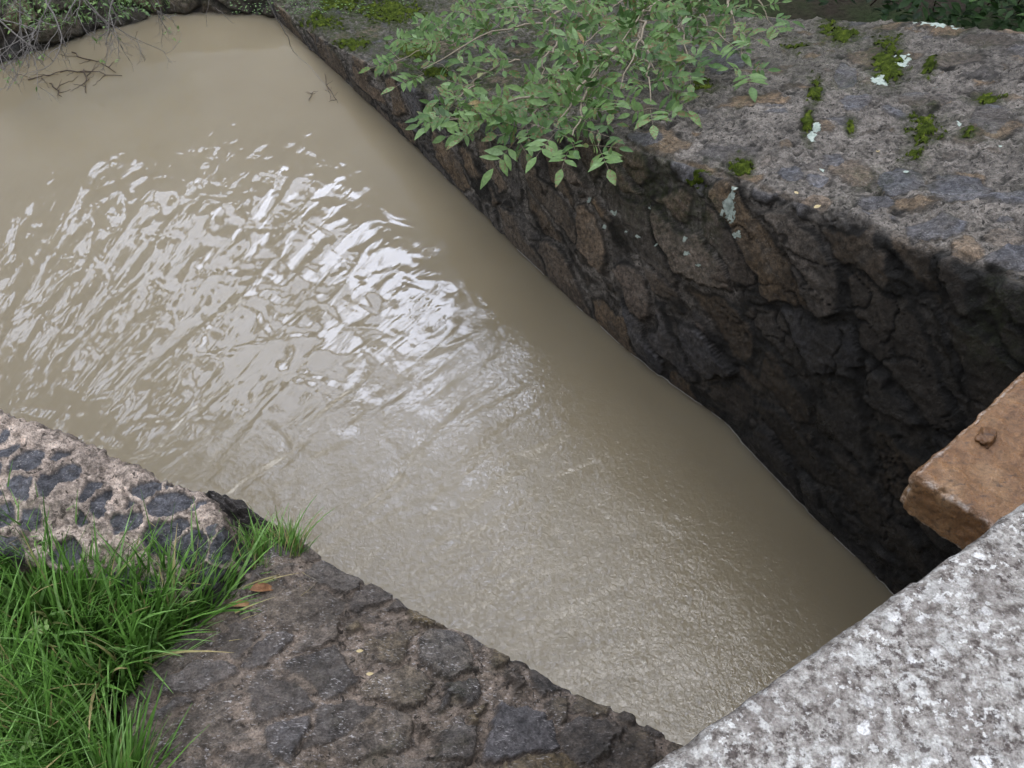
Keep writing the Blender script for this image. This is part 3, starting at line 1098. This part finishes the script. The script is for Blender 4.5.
# ------------------------------------------------------------------ the leafy shrub on the right wall
def compound(LV, base, d, upv, L, nl, rnd0, spotp=.3, lw=.37):
    d = d / np.linalg.norm(d)
    s = np.cross(d, upv)
    s /= np.linalg.norm(s) + 1e-9
    n = np.cross(s, d)
    pairs = (nl - 1) // 2
    droop = RS.uniform(.1, .4)
    pts = []
    for k in range(7):
        tt = k / 6
        pts.append(base + d * L * tt - n * L * droop * .5 * tt * tt)
    RACH.tube(pts, .0012, .0007, 4)
    ll = L * RS.uniform(.46, .56)
    for k in range(pairs):
        tt = .38 + .5 * k / max(1, pairs)
        q = base + d * L * tt - n * L * droop * .5 * tt * tt
        for sg in (-1, 1):
            dd_ = d * RS.uniform(.45, .75) + s * sg + n * RS.uniform(-.15, .25)
            LV.leaf(q, dd_, n + s * sg * -.15 + RS.normal(0, .12, 3), ll * RS.uniform(.8, 1.0), ll * lw * RS.uniform(.85, 1.1), rnd0 + RS.normal(0, .1), RS.uniform(.0, .3), RS.uniform(.1, .35), float(RS.rand() < spotp))
    q = pts[-1]
    LV.leaf(q, d - n * .2, n + RS.normal(0, .1, 3), ll * 1.1, ll * lw * 1.1, rnd0 + RS.normal(0, .1), RS.uniform(0, .3), .25, float(RS.rand() < spotp))


RACH = Tubes()
LV = Leaves()
ST = Tubes()
shrub = empty('leafy_shrub', (1.5, 4.6, .9), 'grey-green leafy shrub with toothed compound leaves sprawling over the top of the right wall', 'shrub')


def tz_at(x, y, dz):
    """point above the wall top seen at this spot"""
    z = 1.0
    for _ in range(12):
        p = at(x, y, z)
        a = along(p[0], p[1])
        z = .6 * z + .4 * (float(topz(a)) + dz)
    return at(x, y, z)


twigs = [  # start px, end px, lift at start and end
    ((613, -4), (424, 74), .30, .22, 16), ((500, 33), (400, 60), .26, .20, 9), ((470, 40), (435, 30), .24, .26, 6), ((560, 18), (500, 6), .26, .3, 7),
    ((618, 52), (556, 132), .34, .16, 12), ((600, 75), (572, 142), .28, .14, 10), ((580, 95), (478, 128), .24, .12, 12), ((520, 120), (440, 118), .16, .12, 9),
    ((560, 40), (540, 80), .3, .26, 7), ((575, 85), (598, 146), .24, .1, 8), ((520, 60), (470, 85), .24, .18, 8), ((545, 105), (518, 138), .2, .1, 8),
    ((680, -10), (618, 52), .35, .34, 10), ((640, 20), (650, 108), .34, .16, 12), ((660, 10), (620, 95), .34, .2, 11), ((690, 5), (690, 70), .32, .18, 10),
    ((720, -10), (745, 70), .34, .14, 12), ((650, -5), (600, 20), .34, .30, 8), ((700, 0), (665, 40), .34, .28, 8),
    ((745, -10), (768, 20), .25, .12, 6), ((600, 10), (560, 45), .32, .28, 8), ((540, 10), (470, 12), .3, .28, 8), ((600, 50), (540, 95), .3, .22, 9), ((480, 85), (450, 108), .18, .14, 7),
    ((620, 20), (585, 45), .34, .3, 7), ((690, 10), (725, 40), .33, .25, 8), ((450, 45), (415, 42), .22, .22, 6), ((640, 60), (668, 90), .26, .16, 8),
]
for (a, b, za, zb_, nn_) in twigs:
    RACH = Tubes()
    LV = Leaves()
    p0 = tz_at(a[0], a[1], za)
    p1 = tz_at(b[0], b[1], zb_)
    pts = wiggle(p0, p1, 12, .05, -.02)
    RACH.tube(pts + np.array([0, 0, .03 if nn_ > 9 else 0]), .009 if nn_ > 9 else .006, .0025, 6)
    axis = (p1 - p0) / np.linalg.norm(p1 - p0)
    side = np.cross(axis, [0, 0, 1.0])
    side /= np.linalg.norm(side)
    nn_ = max(4, int(nn_ * RS.uniform(.42, .8)))
    for k in range(nn_):
        tt = (k + .6) / nn_
        q = pts[min(11, int(tt * 11.99))]
        th = RS.uniform(-.5, .5) + (0 if k % 2 else 1.2)
        for sg in (-1, 1):
            dvec = axis * RS.uniform(.3, .9) + side * sg * math.cos(th) + np.array([0, 0, 1.0]) * (.25 + .5 * abs(math.sin(th)) * RS.uniform(0, 1))
            compound(LV, q, dvec + RS.normal(0, .15, 3), np.array([-.25, -.65, 1.0]) + RS.normal(0, .25, 3), RS.uniform(.115, .175) * (1 - .2 * tt), RS.choice([5, 5, 7]), RS.uniform(.25, .85))
    compound(LV, pts[-1], axis + np.array([0, 0, .1]), np.array([-.25, -.65, 1.0]), .18, 7, .7)
    br = par(RACH.build('branch', M_bark), shrub)
    fo = LV.build('foliage', M_leaf)
    fo.parent = br
# roots of shrub: two thick stems going down to the wall behind the frame
for (x, y, dz) in ((650, -20, .3), (700, -10, .33), (613, -4, .3), (740, -8, .3)):
    ST2 = Tubes()
    ST2.tube(wiggle(tz_at(x, y, dz), tz_at(700, -45, -.05), 10, .05, -.05), .006, .012, 7)
    par(ST2.build('stem', M_bark), shrub)

# ------------------------------------------------------------------ dark hedge beyond the wall (top right)
HL = Leaves()
HT = Tubes()
for k in range(12000):
    x = RS.uniform(800, 1150)
    y = RS.uniform(-90, 75)
    zz = RS.uniform(.75, 1.45)
    p = at(x, y, zz)
    acx = (p[0] - A0[0]) * NRM[0] + (p[1] - A0[1]) * NRM[1]
    if acx < 2.31:
        continue
    dens = vn(p[None, :] * 5, 800)[0]
    if dens < -.35 + RS.uniform(0, .3):
        continue
    th = RS.uniform(0, 2 * math.pi)
    d = np.array([math.cos(th), math.sin(th), RS.uniform(-.5, .3)])
    HL.leaf(p, d, np.array([0, 0, 1.0]) + RS.normal(0, .35, 3), RS.uniform(.05, .09), RS.uniform(.028, .045), np.clip((zz - .75) * 1.6 + RS.normal(0, .2), 0, 1), RS.uniform(0, .3), .2)  # lower leaves get a darker colour for the shade inside the hedge
hb_ = at(960, -20, .9)
hedge = empty('dark_hedge', (hb_[0], hb_[1], .8), 'dark green hedge of small leaves beyond the wall in the top right corner', 'hedge')
for k in range(26):
    p = at(RS.uniform(830, 1100), RS.uniform(-70, 20), .6)
    HT = Tubes()
    HT.tube(wiggle(p, p + np.array([RS.uniform(-.2, .2), RS.uniform(-.2, .2), RS.uniform(.4, .6)]), 8, .08), .006, .002, 5)
    par(HT.build('stem', M_darktwig), hedge)
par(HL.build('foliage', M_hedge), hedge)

# ------------------------------------------------------------------ bare bush at top left
def grow(T, p, d, L, r, depth, out, droop=.15):
    n = 6
    pts = [p]
    dd_ = d / np.linalg.norm(d)
    for k in range(n):
        dd_ = dd_ + RS.normal(0, .13, 3) + np.array([0, 0, -droop * .12])
        dd_ /= np.linalg.norm(dd_)
        q = pts[-1] + dd_ * L / n
        q[2] = max(q[2], -.02)
        pts.append(q)
    T.tube(pts, r, r * .6, 5)
    out.append(pts[-1])
    if depth:
        for k in range(RS.randint(2, 4)):
            i = RS.randint(2, n + 1)
            nd = dd_ + RS.normal(0, .55, 3)
            grow(T, np.array(pts[i]), nd, L * RS.uniform(.5, .75), r * .6, depth - 1, out, droop)


BT = Tubes()
tips = []
for (x, y, x2, y2, L) in ((20, -30, 20, 60, .75), (60, -30, 35, 60, .7), (-20, 0, 30, 75, .65), (85, -30, 75, 60, .65), (100, -20, 125, 40, .5), (40, -20, 70, 80, .7), (150, -30, 150, 30, .45), (0, -10, 0, 60, .6), (70, -20, 110, 50, .55), (120, -25, 95, 60, .5)):
    p0 = at(x, y, .75)
    p1 = at(x2, y2, .3)
    grow(BT, p0, p1 - p0, L * .62, .007, 4, tips)
bb = at(20, -20, .4)
bush = empty('bare_bush', (bb[0], bb[1], .4), 'bare grey twiggy bush hanging over the water in the top left corner', 'bush')
par(BT.build('branch', M_greytwig), bush)
BL = Leaves()
for tp in tips:
    if RS.rand() < .06:
        for _ in range(RS.randint(1, 3)):
            BL.leaf(tp + RS.normal(0, .01, 3), RS.normal(0, 1, 3), np.array([0, 0, 1.0]), RS.uniform(.025, .045), .018, RS.uniform(.3, 1), .1, .2)
par(BL.build('foliage', M_weed), bush)

# floating twigs
def twig_thing(name, starts, z, label, mat, L=.3, depth=2, r=.005, cat='twig'):
    T = Tubes()
    out = []
    st_ = random.getstate()
    for (x, y, x2, y2) in starts:
        p0, p1 = at(x, y, z), at(x2, y2, z)
        pts = wiggle(p0, p1, 10, .08)
        pts[:, 2] = z + np.abs(RS.normal(0, .004, 10))
        T.tube(pts, r, r * .5, 5)
        for k in range(4):
            i = RS.randint(2, 9)
            q = pts[i]
            th = RS.uniform(0, 6.28)
            e = q + np.array([math.cos(th), math.sin(th), 0]) * RS.uniform(.04, L)
            e[2] = z + RS.uniform(-.01, .03)
            T.tube(wiggle(q, e, 7, .1), r * .6, r * .25, 5)
    o = T.build(name, mat)
    return tag(o, label, cat)


twig_thing('floating_twig', [(28, 80, 60, 72), (60, 72, 122, 76), (72, 52, 116, 73), (84, 70, 86, 93), (50, 84, 62, 97)], .006, 'dark forked twig floating on the muddy water below the bare bush', M_darktwig, .22)
twig_thing('floating_twig', [(309, 101, 312, 92), (325, 74, 330, 100), (328, 88, 338, 103)], .006, 'tiny dark twig floating near the far end of the long right wall', M_darktwig, .06, r=.003)
T = Tubes()
p0, p1 = at(262, -12, .7), at(297, 55, .02)
T.tube(wiggle(p0, p1, 14, .03, .06), .004, .0018, 5)
p2 = at(330, 88, .004)
T.tube(wiggle(p1, p2, 10, .04), .0018, .001, 5)
tag(T.build('hanging_stem', M_greytwig), 'single long thin pale stem trailing down into the water at the top', 'stem')
for (a, b, za, zb_, r_, lab) in (((300, -20), (322, 12), .6, .35, .003, 'thin pale twig lying on the mossy far end of the right wall top'), ((213, -20), (207, 27), .6, .25, .003, 'thin pale upright twig hanging in front of the low far wall'), ((216, 8), (235, 24), .4, .2, .002, 'short thin curved twig at the waterline of the low far wall')):
    T = Tubes()
    T.tube(wiggle(at(*a, za), at(*b, zb_), 8, .05), r_, r_ * .5, 5)
    tag(T.build('bare_twig', M_greytwig), lab, 'twig')

# weeds on the far bank (uncountable)
G = Leaves()
for k in range(1500):
    x = RS.uniform(-40, 170)
    y = RS.uniform(-40, 30) - max(0, (x - 60)) * .18
    p = at(x, y, RS.uniform(.30, .55))
    th = RS.uniform(0, 6.28)
    if RS.rand() < .45:
        G.leaf(p, np.array([math.cos(th), math.sin(th), RS.uniform(-.3, .5)]), np.array([0, 0, 1.0]), RS.uniform(.02, .055), RS.uniform(.012, .025), RS.uniform(0, 1) ** 1.5, .2, .2)
    else:
        G.blade(p, np.array([math.cos(th) * .5, math.sin(th) * .5, 1]), RS.uniform(.05, .14), .005, RS.uniform(0, .6), (math.cos(th) * .3, math.sin(th) * .3), 4)
for k in range(700):
    x = RS.uniform(230, 420)
    y = RS.uniform(-25, 14)
    p = at(x, y, .22)
    th = RS.uniform(0, 6.28)
    G.leaf(p, np.array([math.cos(th), math.sin(th), RS.uniform(0, .6)]), np.array([0, 0, 1.0]), RS.uniform(.012, .03), RS.uniform(.008, .014), RS.uniform(0, .7), .2, .2)
tag(G.build('bank_weeds', M_weed), 'low green weeds growing over the far bank at the top left', 'weeds', None, 'stuff')

# ------------------------------------------------------------------ grass, bottom left
def pip(x, y, poly):
    r = False
    n = len(poly)
    for i in range(n):
        x0, y0 = poly[i]
        x1, y1 = poly[(i + 1) % n]
        if (y0 > y) != (y1 > y) and x < (x1 - x0) * (y - y0) / (y1 - y0) + x0:
            r = not r
    return r


# soil bed the grass roots in
bed_poly = [(-120, 530), (0, 535), (60, 556), (130, 600), (180, 595), (215, 575), (232, 545), (270, 520), (312, 548), (262, 590), (215, 625), (180, 655), (150, 690), (130, 735), (160, 800), (190, 900), (-200, 900), (-300, 600)]
gg = []
xs_ = np.linspace(-2.2, -.3, 190)
ys_ = np.linspace(.2, 1.6, 150)
X, Y = np.meshgrid(xs_, ys_, indexing='ij')
Pz = np.stack([X.ravel(), Y.ravel(), np.full(X.size, 1.26)], 1)
Zs = 1.26 + .02 * fbm(Pz * 7, 4, 901) + .012 * fbm(Pz * 30, 3, 905)
Pz[:, 2] = Zs
XX, YY = topx(Pz)
bp = inside(XX.reshape(X.shape), YY.reshape(X.shape), bed_poly)
Pz[:, 2] = np.where(bp.ravel(), Zs, Zs - .12)
q = gridq(*X.shape)
kk = bp.ravel()[q].any(1)
q = q[kk]
used, inv = np.unique(q, return_inverse=True)
o = new_mesh('soil', Pz[used], inv.reshape(-1, 4), M_soil)
tag(o, None, None, None, 'structure')

gpoly = [(-60, 528), (0, 534), (60, 556), (120, 592), (175, 596), (215, 580), (228, 600), (225, 622), (190, 650), (155, 684), (118, 718), (132, 768), (150, 860), (-120, 860)]
G = Leaves()
cnt = 0
while cnt < 8600:
    x, y = RS.uniform(-60, 240), RS.uniform(530, 860)
    if not pip(x, y, gpoly):
        continue
    cnt += 1
    p = at(x, y, 1.25)
    # clumps share a lean
    cl = np.array([vn(np.array([[p[0] * 9, p[1] * 9, 1.]]), 920)[0], vn(np.array([[p[0] * 9, p[1] * 9, 5.]]), 921)[0]])
    th = RS.uniform(0, 6.28)
    lean = cl * .9 + np.array([math.cos(th), math.sin(th)]) * RS.uniform(.1, .8)
    L = RS.uniform(.07, .19) if RS.rand() < .8 else RS.uniform(.17, .28)
    edge = ss(560, 640, y)
    rr = RS.uniform(0, .9)
    if RS.rand() < .06:
        rr = RS.uniform(.92, 1)
    G.blade(p, np.array([lean[0] * .55, lean[1] * .55 + .12, 1.0]), 1.25 * L * (.75 + .25 * float(ss(0, 60, np.array(y - 570.)))), RS.uniform(.005, .0115), rr, (lean[0] * RS.uniform(.1, .5), lean[1] * RS.uniform(.1, .5)), 6)
# long stray blades lying over the stone edge
for (x, y, dx, dy, L) in ((190, 640, 1, .35, .2), (200, 632, 1, .3, .16), (150, 680, .9, .5, .18), (220, 605, 1, .25, .17), (180, 660, 1, .1, .15), (130, 720, .8, -.2, .14), (120, 600, .5, .7, .2), (60, 590, .6, .7, .17), (165, 668, 1, -.25, .15), (240, 590, 1, .12, .14)):
    for j in range(3):
        p = at(x + RS.uniform(-8, 8), y + RS.uniform(-6, 6), 1.28)
        G.blade(p, np.array([dx, dy, .8]), L * RS.uniform(.8, 1.1), .004, RS.choice([.5, .8, .95, .98]), (dx * .35, dy * .35), 7)
tag(G.build('grass', M_grass), 'lush long green grass filling the bottom left corner', 'grass', None, 'stuff')

G = Leaves()
tp_ = [(272, 556, 26, 130), (245, 562, 20, 110), (295, 556, 12, 60), (232, 580, 18, 90), (285, 548, 16, 60), (208, 590, 16, 70), (255, 580, 14, 40)]
for (x, y, r, n_) in tp_:
    for k in range(int(n_ * 1.0)):
        a_ = RS.uniform(0, 6.28)
        rr_ = r * math.sqrt(RS.rand())
        p = at(x + rr_ * math.cos(a_), y + rr_ * .7 * math.sin(a_), 1.27)
        lean = np.array([math.cos(a_), math.sin(a_) + .35]) * RS.uniform(.1, .6)
        rr = RS.uniform(.35, .93) if RS.rand() > .16 else RS.uniform(.95, 1)
        G.blade(p, np.array([lean[0] * .6, lean[1] * .6 + .1, 1]), RS.choice([.6, 1, 1, 1.5]) * RS.uniform(.05, .12), RS.uniform(.003, .0055), rr, (lean[0] * .6, lean[1] * .6), 6)
for k in range(90):
    p = at(RS.uniform(205, 300), RS.uniform(560, 605), 1.285 + RS.uniform(0, .02))
    th = RS.uniform(0, 6.28)
    G.blade(p, np.array([math.cos(th), math.sin(th), .25]), RS.uniform(.03, .09), .003, RS.uniform(.96, 1), (math.cos(th + 1) * .3, math.sin(th + 1) * .3), 5)
tag(G.build('grass_tuft', M_grass), 'bright green grass tuft with straw at its base, between the two near walls', 'grass tuft')

# small-leaved weeds in the grass
for (x, y, x2, y2, lab) in ((-5, 660, 45, 625, 'small pale green weed with round leaflets reaching in at the left edge'), (52, 700, 28, 745, 'small pale green weed with round leaflets low in the grass near the bottom left corner')):
    T = Tubes()
    Lw = Leaves()
    p0, p1 = at(x, y, 1.30), at(x2, y2, 1.42)
    pts = wiggle(p0, p1, 14, .04)
    T.tube(pts, .0012, .0007, 5)
    ax = (p1 - p0) / np.linalg.norm(p1 - p0)
    sd = np.cross(ax, [0, 0, 1.0])
    for k in range(13):
        for sg in (-1, 1):
            Lw.leaf(pts[k + 1], ax * .5 + sd * sg + RS.normal(0, .15, 3), np.array([0, 0, 1.0]) + RS.normal(0, .2, 3), RS.uniform(.012, .018), RS.uniform(.009, .013), RS.uniform(.7, 1), .1, .15)
    e = empty('weed', tuple(p0), lab, 'weed')
    par(T.build('stem', M_weed), e)
    par(Lw.build('foliage', M_weed), e)

# dead leaves
def dead(name, x, y, z, L, W, yaw, label, mat, curl=.7, tiltv=(0, 0, 1)):
    lf = Leaves()
    p = at(x, y, z)
    lf.leaf(p, np.array([math.cos(yaw), math.sin(yaw), .15]), np.array(tiltv, float), L, W, .5, curl, .5)
    o = lf.build(name, mat)
    return tag(o, label, 'leaf')


dead('dead_leaf', 250, 590, 1.335, .055, .028, .3, 'rust brown curled dead leaf at the foot of the grass tuft, the darker of two', M_dead)
dead('dead_leaf', 226, 606, 1.345, .065, .018, .25, 'long orange-brown dead leaf lying where the grass meets the near stone wall', M_tan)
o_ = None
for (x, y, L, W, yaw, lab) in ((814, 208, .035, .016, .6, 'pale yellow leaf chip on the edge of the right wall top'), (877, 152, .022, .014, 1.0, 'tiny orange leaf chip in the middle of the right wall top'), (798, 194, .02, .015, 2.0, 'tiny tan leaf chip near the wall edge, below the lichen')):
    pz = tz_at(x, y, .055)
    lf = Leaves()
    lf.leaf(pz, np.array([math.cos(yaw), math.sin(yaw), .05]), np.array([0, 0, 1.0]), L, W, .5, .1, .1)
    tag(lf.build('leaf_chip', M_chip), lab, 'leaf')
for (x, y, zz, lab) in ((361, 651, 1.33, 'oval yellow leaflet lying on the near stone wall, the upper of two'), (371, 674, 1.335, 'oval yellow leaflet lying on the near stone wall, the lower of two')):
    lf = Leaves()
    lf.leaf(at(x - 5, y, zz), np.array([1, .05, 0.02]), np.array([0, 0, 1.0]), .017, .009, .5, 0, 0)
    tag(lf.build('leaf_chip', M_chip), lab, 'leaf')

# ------------------------------------------------------------------ light
SUN = np.array([.14, .26, .95])
SUN /= np.linalg.norm(SUN)
sl_ = bpy.data.lights.new('sun', 'SUN')
sl_.energy = .7
sl_.angle = math.radians(20)
sl_.color = (1, .985, .97)
so = bpy.data.objects.new('sun', sl_)
so.rotation_euler = Vector(-SUN).to_track_quat('-Z', 'Y').to_euler()
so.location = (3, -3, 8)
COL.objects.link(so)

w = bpy.data.worlds.new('World')
sc.world = w
w.use_nodes = True
nt = w.node_tree
nt.nodes.clear()


def wn(typ, **kw):
    n = nt.nodes.new(typ)
    for k, v in kw.items():
        setattr(n, k, v)
    return n


out = wn('ShaderNodeOutputWorld')
bg = wn('ShaderNodeBackground')
bg.inputs[1].default_value = .1
nt.links.new(bg.outputs[0], out.inputs[0])
sky = wn('ShaderNodeTexSky', sky_type='NISHITA')
sky.sun_disc = False
sky.sun_elevation = math.asin(SUN[2])
sky.sun_rotation = math.atan2(SUN[0], SUN[1])
tc = wn('ShaderNodeTexCoord')
D = tc.outputs['Generated']


def lk(v, s):
    if isinstance(v, bpy.types.NodeSocket):
        nt.links.new(v, s)
    else:
        s.default_value = v


def mth(op, a, b=0.0, c=None, clamp=False):
    n = wn('ShaderNodeMath', operation=op, use_clamp=clamp)
    lk(a, n.inputs[0])
    lk(b, n.inputs[1])
    if c is not None:
        lk(c, n.inputs[2])
    return n.outputs[0]


def dot(v):
    n = wn('ShaderNodeVectorMath', operation='DOT_PRODUCT')
    nt.links.new(D, n.inputs[0])
    n.inputs[1].default_value = v
    return n.outputs['Value']


# bright patches added to the sky for the water to mirror, about 40 degrees up
cx_, cy_ = (1, 0, 0), None
fwm = (0, math.cos(PITCH), math.sin(PITCH))
upm = (0, -math.sin(PITCH), math.cos(PITCH))
den = mth('MAXIMUM', dot(fwm), .05)
gu = mth('DIVIDE', dot((1, 0, 0)), den)
gv = mth('DIVIDE', dot(upm), den)     # grows upward in the sky = downward on the water
comb = wn('ShaderNodeCombineXYZ')
nt.links.new(gu, comb.inputs[0])
nt.links.new(gv, comb.inputs[1])


def wnoise(scale, detail, seed, dist=0):
    m = wn('ShaderNodeMapping')
    nt.links.new(comb.outputs[0], m.inputs[0])
    m.inputs['Location'].default_value = (seed, seed * .7, 0)
    n = wn('ShaderNodeTexNoise')
    nt.links.new(m.outputs[0], n.inputs['Vector'])
    n.inputs['Scale'].default_value = scale
    n.inputs['Detail'].default_value = detail
    n.inputs['Distortion'].default_value = dist
    return n.outputs['Fac']


def blob(u0, v0, ru, rv, rot=0):
    """elliptical patch of sky, soft edge"""
    c, s = math.cos(rot), math.sin(rot)
    du = mth('SUBTRACT', gu, u0)
    dv = mth('SUBTRACT', gv, v0)
    a = mth('DIVIDE', mth('ADD', mth('MULTIPLY', du, c), mth('MULTIPLY', dv, s)), ru)
    b = mth('DIVIDE', mth('SUBTRACT', mth('MULTIPLY', dv, c), mth('MULTIPLY', du, s)), rv)
    r = mth('SQRT', mth('ADD', mth('MULTIPLY', a, a), mth('MULTIPLY', b, b)))
    return mth('SUBTRACT', 1.0, r)


def PXB(x, y, rx, ry, deg=0):
    # patches are placed by where the water mirrors them
    return blob((x - 512) / F, (y - 384) / F, rx / F, ry / F, math.radians(deg))


g = None
wnz = mth('SUBTRACT', wnoise(8, 3, 2.3, .4), .5)
wnz2 = mth('SUBTRACT', wnoise(3.2, 2, 5.3), .5)
for b_ in (PXB(440, 340, 190, 100, 38), PXB(300, 240, 95, 65, 38), PXB(178, 250, 120, 42, 48), PXB(70, 335, 85, 45, 50), PXB(290, 400, 200, 70, 40), PXB(330, 480, 170, 60, 25)):
    g = b_ if g is None else mth('MAXIMUM', g, b_)
g = mth('ADD', g, mth('ADD', mth('MULTIPLY', wnz, 1.3), mth('MULTIPLY', wnz2, .9)))
for b_ in (PXB(135, 335, 120, 26, 62), PXB(232, 205, 60, 22, 55), PXB(20, 200, 60, 60, 0), PXB(215, 440, 70, 20, 50)):
    g = mth('SUBTRACT', g, mth('MULTIPLY', b_, 1.6, clamp=True))
g = mth('MULTIPLY', g, 4.5, clamp=True)
core = mth('MULTIPLY', mth('ADD', PXB(430, 320, 170, 85, 38), mth('MULTIPLY', wnz, 1.2)), 2.5, clamp=True)
bright = mth('ADD', mth('MULTIPLY', g, 5.5), mth('MULTIPLY', core, 8.0))
# overcast dome: brightest overhead, dim near the horizon
zz = mth('MAXIMUM', dot((0, 0, 1)), 0.0)
dome = mth('ADD', .34, mth('MULTIPLY', mth('POWER', zz, 2.0), 1.5))
hi = mth('MULTIPLY', mth('SUBTRACT', gv, .05), 6.0, clamp=True)
cl = mth('MULTIPLY', mth('SUBTRACT', wnoise(9, 4, 9.1, .4), .54), 9.0, clamp=True)
dome = mth('MULTIPLY', dome, mth('ADD', .62, mth('MULTIPLY', mth('MULTIPLY', cl, hi), 8.5)))
tot = dome
bcol = wn('ShaderNodeVectorMath', operation='SCALE')
bcol.inputs[0].default_value = (.86 * 8, .93 * 8, 1.14 * 8)
nt.links.new(bright, bcol.inputs['Scale'])
ccol = wn('ShaderNodeMix', data_type='RGBA', blend_type='MULTIPLY')
ccol.inputs[0].default_value = 1
ccol.inputs[6].default_value = (.91, .95, 1.05, 1)
nt.links.new(tot, ccol.inputs[7])
scl = wn('ShaderNodeVectorMath', operation='SCALE')
nt.links.new(ccol.outputs[2], scl.inputs[0])
scl.inputs['Scale'].default_value = 8.0      # against the 0.1 background strength
add = wn('ShaderNodeVectorMath', operation='ADD')
add0 = wn('ShaderNodeVectorMath', operation='ADD')
nt.links.new(scl.outputs[0], add0.inputs[0])
nt.links.new(bcol.outputs[0], add0.inputs[1])
nt.links.new(add0.outputs[0], add.inputs[0])
sks = wn('ShaderNodeVectorMath', operation='SCALE')
nt.links.new(sky.outputs[0], sks.inputs[0])
sks.inputs['Scale'].default_value = .25
nt.links.new(sks.outputs[0], add.inputs[1])
nt.links.new(add.outputs[0], bg.inputs[0])
